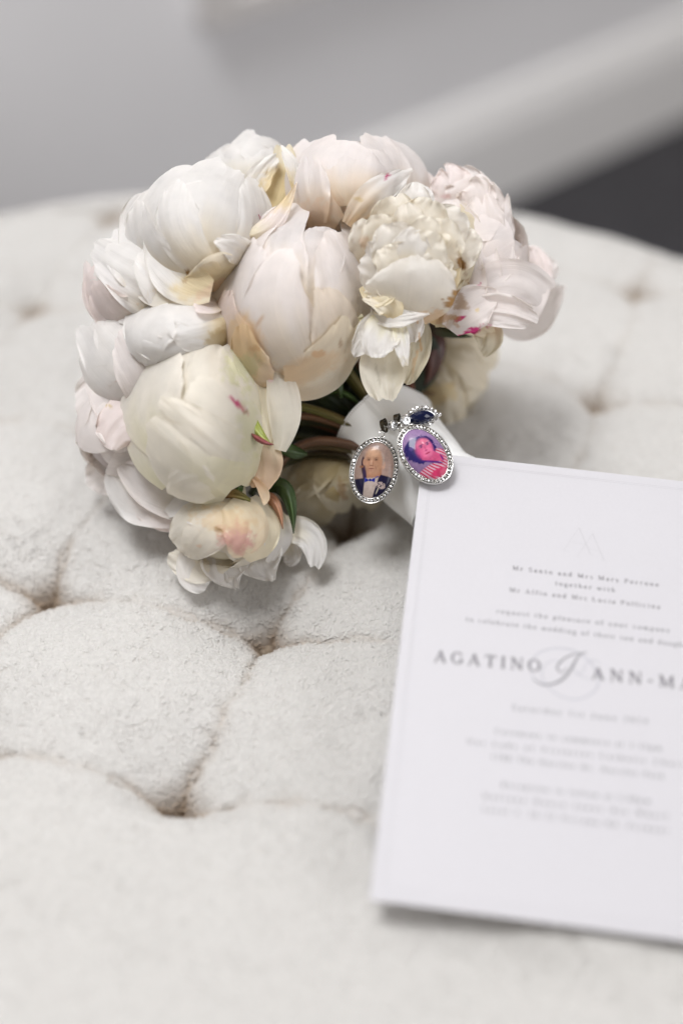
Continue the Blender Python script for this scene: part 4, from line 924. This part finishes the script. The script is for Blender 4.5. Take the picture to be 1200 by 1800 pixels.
leaf([(455, 868), (500, 860), (516, 938)], (.660, .652, .650), 15, G1 * .5, G1 * .8, label="dark green leaf hanging beside the bottom peony")
leaf([(450, 880), (480, 880), (497, 930)], (.655, .648, .646), 10, np.array([.32, .14, .07]), np.array([.38, .20, .12]), label="curled rusty brown leaf")
leaf([(440, 880), (462, 900), (458, 938)], (.648, .644, .645), 4, G1, G2)
leaf([(430, 845), (418, 862), (428, 880)], (.644, .640, .642), 9, G1, G2, name="sepal")
leaf([(440, 880), (395, 870), (368, 882)], (.640, .636, .640), 13, np.array([.16, .16, .04]), np.array([.20, .015, .03]), name="sepal", label="dark red sepal under the greenish bud")
leaf([(426, 700), (446, 750), (478, 782)], (.640, .632, .630), 12, np.array([.30, .34, .08]), np.array([.24, .27, .05]), name="sepal", label="lime green sepal on the greenish bud")
leaf([(442, 762), (460, 775), (482, 782)], (.630, .627, .628), 5, np.array([.25, .06, .06]), np.array([.22, .05, .06]), name="sepal")
leaf([(396, 505), (425, 460), (452, 420)], (.672, .672, .67), 22, np.array([.07, .02, .02]), np.array([.10, .03, .03]), name="sepal", label="dark red sepal in the gap beside the top left bud")
leaf([(440, 440), (452, 425), (462, 428)], (.665, .664, .664), 8, G1, G1 * 1.3, name="sepal")
leaf([(450, 370), (455, 378), (458, 388)], (.642, .642, .642), 2.8, np.array([.4, .02, .1]), np.array([.3, .02, .06]), name="sepal")
leaf([(400, 560), (396, 610), (420, 640)], (.668, .668, .668), 14, GAP_DARK, GAP_DARK)  # another near-black leaf added as shade in a gap
leaf([(745, 535), (738, 545), (748, 560)], (.645, .642, .644), 7, G1, G2, name="sepal")
leaf([(760, 565), (775, 580), (830, 592)], (.67, .668, .668), 12, np.array([.06, .02, .03]), G1, name="sepal", label="purple brown sepal under the right hand bloom")
leaf([(735, 560), (760, 610), (745, 680)], (.70, .69, .70), 24, np.array([.05, .015, .015]), np.array([.08, .03, .02]), name="sepal")

# ---- satin ribbon wrapped round the stems
def frame_of(ax):
    n1 = -FWD - ax * (-FWD @ ax); n1 /= np.linalg.norm(n1); return n1, np.cross(ax, n1)
n1, n2 = frame_of(HAX)
def wrap(name, z0, z1, r0, r1, seed, collar=False, label=None):
    nu, nv = 144, 30; a = np.linspace(0, 2 * np.pi, nu, endpoint=False); t = np.linspace(0, 1, nv)
    Aa, T = np.meshgrid(a, t, indexing='ij')
    z = z0 + (z1 - z0) * T + (-.0062 * np.cos(Aa - .25) + .0010 * np.sin(3 * Aa)) * (1 - T if collar else .3)
    r = r0 + (r1 - r0) * T + .0007 * np.sin(3 * Aa + T * 4 + seed) + .0007 * vnoise(Aa * 2 + seed, T * 4 + Aa, seed)
    if collar: r = r + .0022 * np.exp(-T / .10) * (.6 + .4 * np.sin(2 * Aa)) 
    r = r + .0003 * np.sin(5 * Aa + 9 * T)
    sp = np.mod(Aa / 6.2832 + T * (1.0 if collar else 2.2) + .35, 1.0); r = r + .0013 * (1 - sp) * sm(0, .06, sp)
    X = HEAD_OUT + HAX * z[..., None] + (np.cos(Aa)[..., None] * n1 + np.sin(Aa)[..., None] * n2) * r[..., None]
    X2 = HEAD_OUT + HAX * z[..., None] + (np.cos(Aa)[..., None] * n1 + np.sin(Aa)[..., None] * n2) * (r - .0004)[..., None]
    g = grid_faces(nu, nv, True); n_ = nu * nv
    rim = np.array([(i * nv, ((i + 1) % nu) * nv, ((i + 1) % nu) * nv + n_, i * nv + n_) for i in range(nu)])
    rim2 = np.array([(i * nv + nv - 1, i * nv + nv - 1 + n_, ((i + 1) % nu) * nv + nv - 1 + n_, ((i + 1) % nu) * nv + nv - 1) for i in range(nu)])
    uv = np.stack([Aa / 3., T], -1).reshape(-1, 2)
    o = mk(name, np.concatenate([X.reshape(-1, 3), X2.reshape(-1, 3)]), np.concatenate([g, g[:, ::-1] + n_, rim, rim2]), M_SATIN, bq, uvs=np.tile(uv, (2, 1)))
    if label: o["label"] = label
    return o, X
rib, RX = wrap("ribbon_band", -.008, .042, .0228, .0205, 1, True, "white satin ribbon collar round the stems")
wrap("ribbon_band", .026, .088, .0190, .0165, 2, False)
# stitched picot edge of the ribbon: one small thread loop after another
st = []; sf = []
for i in range(144):
    for h_ in (0,):
        a = RX[i, 0] * (1 - h_) + RX[(i + 1) % 144, 0] * h_; b = RX[i, 2] * (1 - h_) + RX[(i + 1) % 144, 2] * h_
        w = (b - a) / np.linalg.norm(b - a); s_ = np.cross(w, a - HEAD_OUT); s_ /= np.linalg.norm(s_); o_ = (a - HEAD_OUT) - HAX * ((a - HEAD_OUT) @ HAX); o_ /= np.linalg.norm(o_)
        c = a + w * .0011 + o_ * .0002; n0 = len(st)
        for dx, dy, dz in ((-1, -1, 0), (1, -1, 0), (1, 1, 0), (-1, 1, 0), (0, 0, 1)): st.append(c + w * dx * .00045 + s_ * dy * .00025 + o_ * dz * .0003)
        sf += [(n0, n0 + 1, n0 + 4), (n0 + 1, n0 + 2, n0 + 4), (n0 + 2, n0 + 3, n0 + 4), (n0 + 3, n0, n0 + 4)]
tag(mk("edge_stitching", st, sf, mat("stitch_thread", (.62, .60, .57), .6), bq, smooth=False), kind="stuff")

# ------------------------------------------------------------------ pendants
def facet_stone():
    n = 8; vs = []; 
    for r, z in ((1.0, 0), (.92, .28), (.5, .52)):
        for j in range(n): t = 2 * np.pi * (j + (.5 if r < .6 else 0)) / n; vs.append((r * math.cos(t), r * math.sin(t), z))
    fs = [(j, (j + 1) % n, n + (j + 1) % n, n + j) for j in range(n)]
    for j in range(n):
        fs.append((n + j, n + (j + 1) % n, 2 * n + j)); fs.append((n + (j + 1) % n, 2 * n + (j + 1) % n, 2 * n + j))
    fs.append(tuple(range(2 * n, 3 * n))); return np.array(vs), fs
SV, SF = facet_stone()
STONE = bpy.data.meshes.new("crystal"); STONE.from_pydata([tuple(v) for v in SV], [], SF); STONE.materials.append(M_CRYSTAL); STONE.update()
def stone(pos, nrm, r, parent, name="crystal", rgen=None, h=1.0):
    o = bpy.data.objects.new(name, STONE); C.objects.link(o); o.parent = parent
    q = Vector(nrm).to_track_quat('Z', 'Y'); tw = Quaternion((0, 0, 1), rgen.random() * 3 if rgen else 0)
    tilt = Quaternion((1, 0, 0), (rgen.random() - .5) * .5 if rgen else 0)
    o.rotation_mode = 'QUATERNION'; o.rotation_quaternion = q @ tilt @ tw
    o.location = pos - ORG[parent.name]; o.scale = (r, r, r * h); ORG[o.name] = pos
    return o

def torus(name, c, nrm, R_, r_, m, parent, n=24, k=8, sx=1.0, up=None):
    nrm = nrm / np.linalg.norm(nrm); a1 = np.cross(nrm, up if up is not None else UPV); a1 /= np.linalg.norm(a1); a2 = np.cross(nrm, a1)
    A, Bb = np.meshgrid(np.linspace(0, 2 * np.pi, n, endpoint=False), np.linspace(0, 2 * np.pi, k, endpoint=False), indexing='ij')
    rad = (R_ + r_ * np.cos(Bb))[..., None]
    V = c + rad * (np.cos(A)[..., None] * a1 * sx + np.sin(A)[..., None] * a2) + r_ * np.sin(Bb)[..., None] * nrm
    fs = []
    for i in range(n):
        for j in range(k): fs.append((i * k + j, ((i + 1) % n) * k + j, ((i + 1) % n) * k + (j + 1) % k, i * k + (j + 1) % k))
    return mk(name, V.reshape(-1, 3), fs, m, parent)

def pendant(name, px, py, d, a, b, tilt, nrm, label, paint, seed):
    """oval locket: half axes a (long) b in photo pixels at distance d; tilt degrees clockwise of the long axis"""
    c = P(px, py, d); nrm = nrm / np.linalg.norm(nrm); k = d / FPX; a *= k; b *= k
    t = math.radians(tilt); Y = math.cos(t) * UPV + math.sin(t) * RGT; Y -= nrm * (Y @ nrm); Y /= np.linalg.norm(Y); X = np.cross(Y, nrm)
    root = tag(empty(name, c), label, "pendant", group="photo pendants on the ribbon")
    def ring(prof, m, nm, n=72):
        V = []
        for i in range(n):
            an = 2 * np.pi * i / n
            for (f_, z_) in prof:      # f_: inset from the outer edge in metres
                V.append(c + X * (b - f_) * math.sin(an) + Y * (a - f_) * math.cos(an) + nrm * z_)
        kk = len(prof); fs = []
        for i in range(n):
            for j in range(kk - 1): fs.append((i * kk + j, ((i + 1) % n) * kk + j, ((i + 1) % n) * kk + j + 1, i * kk + j + 1))
        return mk(nm, V, fs, m, root)
    w = .0024
    bz = ring([(w + .0006, -.0006), (w + .0001, .0012), (w - .0002, .0015), (w - .0004, .0011), (.0005, .0011), (.0003, .0016), (.0001, .0014), (0, .0008), (.0003, -.0016), (.0012, -.0024), (w + .002, -.0024)], M_SILVER, "bezel")
    ring([(w - .0003, .00125), (.0005, .00125)], M_BLACK, "shaded_stone_channel")  # dark ring added for the shade in the crevices between stones
    # back plate
    V = [c - nrm * .0023]; n = 40
    for i in range(n): an = 2 * np.pi * i / n; V.append(c - nrm * .0023 + X * (b - w) * math.sin(an) + Y * (a - w) * math.cos(an))
    mk("back_plate", V, [(0, 1 + (i + 1) % n, 1 + i) for i in range(n)], M_SILVER, root)
    # domed photograph under resin
    ai, bi = a - w - .0001, b - w - .0001; nr_, na = 90, 230
    rr2 = np.linspace(0, 1, nr_) ** .85; an = np.linspace(0, 2 * np.pi, na, endpoint=False); AN, RR = np.meshgrid(an, rr2, indexing='ij')
    lx, ly = RR * np.sin(AN) * bi, RR * np.cos(AN) * ai
    hz = .0008 + .0022 * (1 - RR ** 3.2) ** .7
    V = c + lx[..., None] * X + ly[..., None] * Y + nrm * hz[..., None]
    ix = (lx * (X @ RGT) + ly * (Y @ RGT)) / k; iy = (lx * (X @ UPV) + ly * (Y @ UPV)) / k     # upright picture coordinates
    mk("domed_photo", V.reshape(-1, 3), grid_faces(na, nr_, True), M_PRINT, root, cols=paint(ix, iy).reshape(-1, 3))
    rg = np.random.default_rng(seed); h = w / 2 + .0001
    # stones spaced evenly along the rim
    tt = np.linspace(0, 2 * np.pi, 721); xs, ys = (b - h) * np.sin(tt), (a - h) * np.cos(tt); s_ = np.concatenate([[0], np.cumsum(np.hypot(np.diff(xs), np.diff(ys)))])
    nst = int(s_[-1] / .00162)
    for i in range(nst):
        tq = np.interp(s_[-1] * i / nst, s_, tt); pos = c + X * (b - h) * math.sin(tq) + Y * (a - h) * math.cos(tq) + nrm * .00125
        stone(pos, nrm + .12 * rg.normal(size=3), 0.00074, root, rgen=rg, h=1.1)
        q2 = c + X * (b - h) * math.sin(tq + .035 * 1.3) + Y * (a - h) * math.cos(tq + .045) + nrm * .0014
    top = c + Y * (a + .0012)
    torus("hanging_ring", top, np.cross(Y, nrm) * .5 + nrm, .0014, .00035, M_SILVER, root, 20, 8)
    return root, top

def ellm(x, y, cx, cy, rx, ry, rot=0, soft=.2):
    r = math.radians(rot); dx, dy = x - cx, y - cy; u = (dx * math.cos(r) + dy * math.sin(r)) / rx; v = (-dx * math.sin(r) + dy * math.cos(r)) / ry
    return (1 - sm(1 - soft, 1 + soft, np.hypot(u, v)))[..., None]
def polym(x, y, pts, soft=1.0):
    """soft mask of a convex polygon, points anticlockwise"""
    m = np.full(x.shape, 1e9)
    for (x0, y0), (x1, y1) in zip(pts, pts[1:] + pts[:1]):
        l = math.hypot(x1 - x0, y1 - y0); m = np.minimum(m, ((x1 - x0) * (y - y0) - (y1 - y0) * (x - x0)) / l)
    return sm(-soft, soft, m)[..., None]
def lay(c, m, col, k=1.0): return c * (1 - m * k) + np.array(col) * m * k

def paint_man(x, y):
    c = np.ones(x.shape + (3,)) * np.array([.36, .25, .21]); c = c * (1 + .006 * (x * .5 - y * .6))[..., None]
    c = lay(c, ellm(x, y, -18, 8, 3.5, 16), (.04, .014, .025)); c = lay(c, ellm(x, y, -21, 6, 4, 2.2), (.28, .11, .05), .8)
    c = lay(c, ellm(x, y, -15, -8, 4, 14), (.03, .012, .05))
    skin = (.44, .24, .15)
    c = lay(c, polym(x, y, [(-12, -14), (14, -12), (14, 2), (-13, 2)]), (.40, .20, .12))
    c = lay(c, ellm(x, y, -16, 14, 2.6, 6), (.46, .24, .15)); c = lay(c, ellm(x, y, 17, 9, 3.2, 8), (.50, .30, .22))
    c = lay(c, ellm(x, y, 14, 18, 5, 12), (.40, .32, .28))
    c = lay(c, ellm(x, y, 0, 15, 15.3, 24, 2), skin)
    c = lay(c, ellm(x, y, 0, 30, 12, 8, 0, .5), (.62, .38, .24), .6); c = lay(c, ellm(x, y, 11, 12, 5, 18, 0, .5), (.42, .22, .13), .5)
    c = lay(c, ellm(x, y, -11, 10, 4, 12, 0, .5), (.46, .24, .14), .4); c = lay(c, ellm(x, y, -1, 1, 9, 6, 0, .6), (.48, .27, .18), .5)
    for ex in (-8.5, 4.5):
        c = lay(c, ellm(x, y, ex, 21, 4.4, 1.0, 4 if ex > 0 else -4, .5), (.24, .13, .09), .6)
        c = lay(c, ellm(x, y, ex, 18, 3.6, 2.0, 0, .5), (.22, .10, .065), .7); c = lay(c, ellm(x, y, ex + .4, 17.8, 1.1, 1.0, 0, .5), (.02, .015, .015), .9)
    c = lay(c, ellm(x, y, -3.5, 12, 2.4, 6.5, -6, .6), (.62, .37, .25), .7); c = lay(c, ellm(x, y, -.8, 11, 1.2, 5, 0, .6), (.30, .14, .085), .6)
    c = lay(c, ellm(x, y, -3.6, 7.8, 3.4, 1.2, 0, .5), (.24, .10, .065), .8); c = lay(c, ellm(x, y, -4, 2.4, 5.2, .9, 3, .4), (.22, .075, .055), .9)
    c = lay(c, ellm(x, y, -4, .6, 4, 1.0, 0, .5), (.50, .25, .19), .5); c = lay(c, ellm(x, y, 4, 3.5, .9, 4.5, 22, .5), (.30, .15, .09), .6); c = lay(c, ellm(x, y, -10, 4, .8, 4, -20, .5), (.32, .16, .10), .5)
    # dinner suit, shirt front, bow tie, buttonhole flower
    c = lay(c, polym(x, y, [(-14, -20), (14, -14), (15, -6), (2, -13), (-13, -5)][:4] + [(-13, -8)]), (.55, .48, .44), .9)
    c = lay(c, polym(x, y, [(-48, -62), (-18, -62), (-15, -14), (-48, -17)]), (.010, .008, .036))
    c = lay(c, polym(x, y, [(-22, -62), (-7, -62), (9, -14), (-15, -14)]), (.50, .41, .365))
    c = lay(c, polym(x, y, [(-8, -62), (50, -62), (50, -18), (27, -12), (14.5, -5), (9, -13)]), (.010, .008, .036))
    c = lay(c, polym(x, y, [(-16, -22), (-6.5, -18), (-15.5, -13)]), (.006, .02, .25)); c = lay(c, polym(x, y, [(-6.5, -18), (2, -21.5), (3, -13)]), (.006, .02, .25))
    c = lay(c, ellm(x, y, -6, -17.5, 2.2, 2.4), (.005, .018, .2)); c = lay(c, polym(x, y, [(4, -14), (9, -12), (9, -10.5), (4, -12)]), (.015, .04, .30))
    s = .5 + .5 * vnoise(x * .8, y * .8, 77)
    c = lay(c, ellm(x, y, 11.5, -27, 8, 6) * (s > .42)[..., None], (.55, .44, .40), .95); c = lay(c, ellm(x, y, 6, -36, 1.2, 7, -25), (.46, .42, .34), .9)
    c = lay(c, ellm(x, y, 17, -31, 3.5, 1.5, 30), (.46, .37, .34), .8)
    c = .82 * c * (1 + .10 * vnoise(x * .18, y * .18, 61) + .07 * vnoise(x * .5, y * .5, 62))[..., None]
    return c

def paint_woman(x, y):
    c = np.ones(x.shape + (3,)) * np.array([.27, .17, .33]); c = c * (1 + .006 * (y - x * .5))[..., None]
    hair = (.014, .006, .115); n = 2.2 * vnoise(x * .28, y * .28, 51) + 1.4 * vnoise(x * .7, y * .7, 52)
    c = lay(c, ellm(x + n, y + n, -14, 6, 22, 21, 0, .08), hair); c = lay(c, ellm(x + n, y - n, -3, 18, 19, 13, -8, .1), hair)
    c = lay(c, ellm(x - n, y + n, -12, -9, 17, 9, -20, .1), hair); c = lay(c, ellm(x + n, y + n, 14, 11, 6, 12, 15, .1), hair)
    c = lay(c, ellm(x + n, y, -24, 8, 3.5, 4, 0, .5), (.10, .05, .26), .6); c = lay(c, ellm(x - n, y, -8, 27, 9, 2, 12, .5), (.03, .015, .18), .7)
    skin = (.58, .08, .20)
    # striped top
    body = np.maximum(ellm(x, y, 22, -34, 42, 18, 24, .04), ellm(x, y, 33, -2, 17, 8, -32, .08))
    chest = polym(x, y, [(-6, -12), (10, -17), (30, -12), (33, -4), (14, 4), (-6, -4)], 1.2)
    body = body * (1 - chest) * (y < 9)[..., None] * (x > -20)[..., None]
    q = (y + .45 * x + 1.5 * np.sin(x * .13)) / 5.4; stv = sm(-.3, .3, np.sin(2 * np.pi * q) + .1)[..., None]
    c = lay(c, body, (.52, .006, .065)); c = lay(c, body * stv, (.64, .42, .52), .95)
    c = lay(c, ellm(x, y, 26, -32, 17, 6.5, 22), (.58, .04, .13))
    c = lay(c, chest, skin); c = lay(c, ellm(x, y, 13, -15.5, 19, 2.0, -4, .3) * (x < 31)[..., None], (.05, .008, .17), .9); c = lay(c, ellm(x, y, 29, -7, 1.3, 6, 30, .3), (.05, .008, .17), .9)
    c = lay(c, polym(x, y, [(-9, -9), (10, -12), (14, 0), (-6, 2)], 1.5), (.50, .05, .17), .8)
    c = lay(c, ellm(x, y, -1.5, 8.5, 14.5, 18.2, 24), (.66, .11, .25))
    c = lay(c, ellm(x, y, 5, 2, 8, 9, 24, .6), (.76, .20, .36), .55); c = lay(c, ellm(x, y, -3, 20, 8, 5, 24, .6), (.76, .20, .30), .5)
    c = lay(c, ellm(x, y, -12, 0, 4.5, 11, 28, .6), (.42, .035, .18), .6)
    for ex, ey in ((-7.5, 10), (3.8, 15.6)):
        c = lay(c, ellm(x, y, ex, ey + 3.2, 4.4, 1.0, 27, .5), (.08, .012, .12), .9); c = lay(c, ellm(x, y, ex, ey, 3.0, 1.6, 27, .5), (.09, .012, .10), .9)
        c = lay(c, ellm(x, y, ex - 1.6, ey - .6, .8, .6, 0, .6), (.7, .4, .5), .6)
    c = lay(c, ellm(x, y, .5, 7, 1.3, 4.5, 28, .6), (.45, .035, .14), .6); c = lay(c, ellm(x, y, 1.8, 4.4, 2.6, 1.0, 27, .5), (.34, .02, .11), .8)
    c = lay(c, ellm(x, y, 4.3, -.4, 4.8, 1.2, 27, .4), (.36, .005, .07), .95)
    c = .82 * c * (1 + .12 * vnoise(x * .18, y * .18, 63) + .08 * vnoise(x * .5, y * .5, 64))[..., None]
    return c

PN = -FWD
p1, top1 = pendant("photo_pendant", 657.5, 827, .6425, 59.5, 43.5, 12, PN + .14 * RGT * -1 + .05 * UPV, "left oval silver pendant with a photo of an older man wearing a blue bow tie", paint_man, 1)
p2, top2 = pendant("photo_pendant", 746.5, 799.6, .6350, 60.5, 43.0, -33, PN - .02 * RGT + .28 * UPV, "right oval silver pendant with a magenta photo of a woman in a striped top", paint_woman, 2)

# bails: curved silver bands, dark reflection painted in, through which the pendants hang
def bail(root, c, ax, up, R_, wd, name="bail"):
    n, k = 20, 2; ax = ax / np.linalg.norm(ax); up = up / np.linalg.norm(up); side = np.cross(ax, up); V = []
    for i in range(n):
        t = 2 * np.pi * i / n; w_ = wd * (.75 + .25 * math.cos(t)) 
        dr = up * math.cos(t) * R_ * 1.25 + side * math.sin(t) * R_ * .75
        for s_ in (-w_, w_): V.append(c + dr + ax * s_)
        for s_ in (w_, -w_): V.append(c + dr * .86 + ax * s_)
    fs = []
    for i in range(n):
        for j in range(4): fs.append((i * 4 + j, ((i + 1) % n) * 4 + j, ((i + 1) % n) * 4 + (j + 1) % 4, i * 4 + (j + 1) % 4))
    return mk(name, V, fs, M_BLACK, root, smooth=False)
bail(p1, P(675, 749, .6445), camv(.75, .35, .6), camv(-.25, 1, .1), .0026, .0013)
bail(p2, P(698, 740, .6430), camv(.85, .2, .5), camv(-.1, 1, .1), .0026, .0013)
torus("jump_ring", P(671, 762, .644), camv(.6, .1, .8), .0015, .00032, M_SILVER, p1, 20, 8)
torus("jump_ring", P(703, 754, .642), camv(.5, .4, .8), .0013, .00032, M_SILVER, p2, 20, 8)

# ------------------------------------------------------------------ blue stone pin that carries the pendants
pc = P(743, 733, .6435)
pin = tag(empty("sapphire_pin", pc), "marquise blue stone pin edged with clear crystals above the pendants", "pin")
px_ = math.cos(math.radians(10)) * RGT + math.sin(math.radians(10)) * UPV + .15 * FWD; px_ /= np.linalg.norm(px_)
pn_ = camv(.05, -.28, 1); pn_ = pn_ - px_ * (pn_ @ px_); pn_ /= np.linalg.norm(pn_); py_ = np.cross(pn_, px_)
def marq(t, a, b): return a * np.cos(t), b * np.sin(t) * np.abs(np.sin(t)) ** .35
n = 20; V = []
for (sc_, z) in ((1.0, 0), (1.0, .0006), (.62, .0020), (.3, .0024)):
    for i in range(n): u, w = marq(2 * np.pi * i / n, .0062 * sc_, .0032 * sc_); V.append(pc - px_ * .0010 + px_ * u + py_ * w + pn_ * z)
fs = []
for q in range(3):
    for i in range(n): fs.append((q * n + i, q * n + (i + 1) % n, (q + 1) * n + (i + 1) % n, (q + 1) * n + i))
fs.append(tuple(range(3 * n, 4 * n)))
mk("blue_stone", V, fs, M_SAPPH, pin, smooth=False)
V = []
for (sc_, z) in ((.95, -.0015), (1.32, -.0015), (1.35, -.0002), (1.0, .0003)):
    for i in range(n): u, w = marq(2 * np.pi * i / n, .0062 * sc_, .0032 * sc_ + (.0004 if sc_ > 1 else 0)); V.append(pc - px_ * .0010 + px_ * u + py_ * w + pn_ * z)
fs = []
for q in range(3):
    for i in range(n): fs.append((q * n + i, q * n + (i + 1) % n, (q + 1) * n + (i + 1) % n, (q + 1) * n + i))
mk("setting", V, fs, M_SILVER, pin)
rg = np.random.default_rng(5)
tt = np.linspace(0, 2 * np.pi, 400); mx_, my_ = marq(tt, .0077, .0044); s_ = np.concatenate([[0], np.cumsum(np.hypot(np.diff(mx_), np.diff(my_)))])
for i in range(18):
    t = np.interp(s_[-1] * i / 18, s_, tt); u, w = marq(t, .0077, .0044)
    stone(pc - px_ * .0010 + px_ * u + py_ * w + pn_ * .0002, pn_ + .15 * rg.normal(size=3), .00105, pin, rgen=rg, h=1.1)
stone(pc + px_ * .0077 + pn_ * .0002, pn_, .0011, pin, rgen=rg)
M_CLEAR = noisy("clear_crystal", (.93, .94, .96), .03, 500, .04); _b = M_CLEAR.node_tree.nodes["Principled BSDF"]; _b.inputs['Metallic'].default_value = .6; _b.inputs['Coat Weight'].default_value = 1; facet_glints(M_CLEAR, .15, .8)
def rondelle(c, nrm, r, parent):
    nrm = nrm / np.linalg.norm(nrm); a1 = np.cross(nrm, UPV); a1 /= np.linalg.norm(a1); a2 = np.cross(nrm, a1); V = []; n = 10
    for (f_, z) in ((.35, -.7), (1, -.35), (1, .15), (.72, .6), (.4, .62), (.34, .35), (.0, .3)):
        for j in range(n): t = 2 * np.pi * (j + (.5 if z > .5 else 0)) / n; V.append(c + r * (f_ * (math.cos(t) * a1 + math.sin(t) * a2) + z * nrm))
    fs = [(q * n + j, q * n + (j + 1) % n, (q + 1) * n + (j + 1) % n, (q + 1) * n + j) for q in range(6) for j in range(n)]
    return mk("crystal_bead", V, fs, M_CLEAR, parent, smooth=False)
rondelle(P(712, 739, .6395), camv(.35, -.1, .9), .0025, pin)
rondelle(P(690, 748, .6410), camv(.5, -.05, .8), .0024, pin)
tube("pin_shaft", [P(674, 752, .6445), P(700, 744, .642), P(735, 736, .644)], .0005, M_SILVER, pin, n=8)
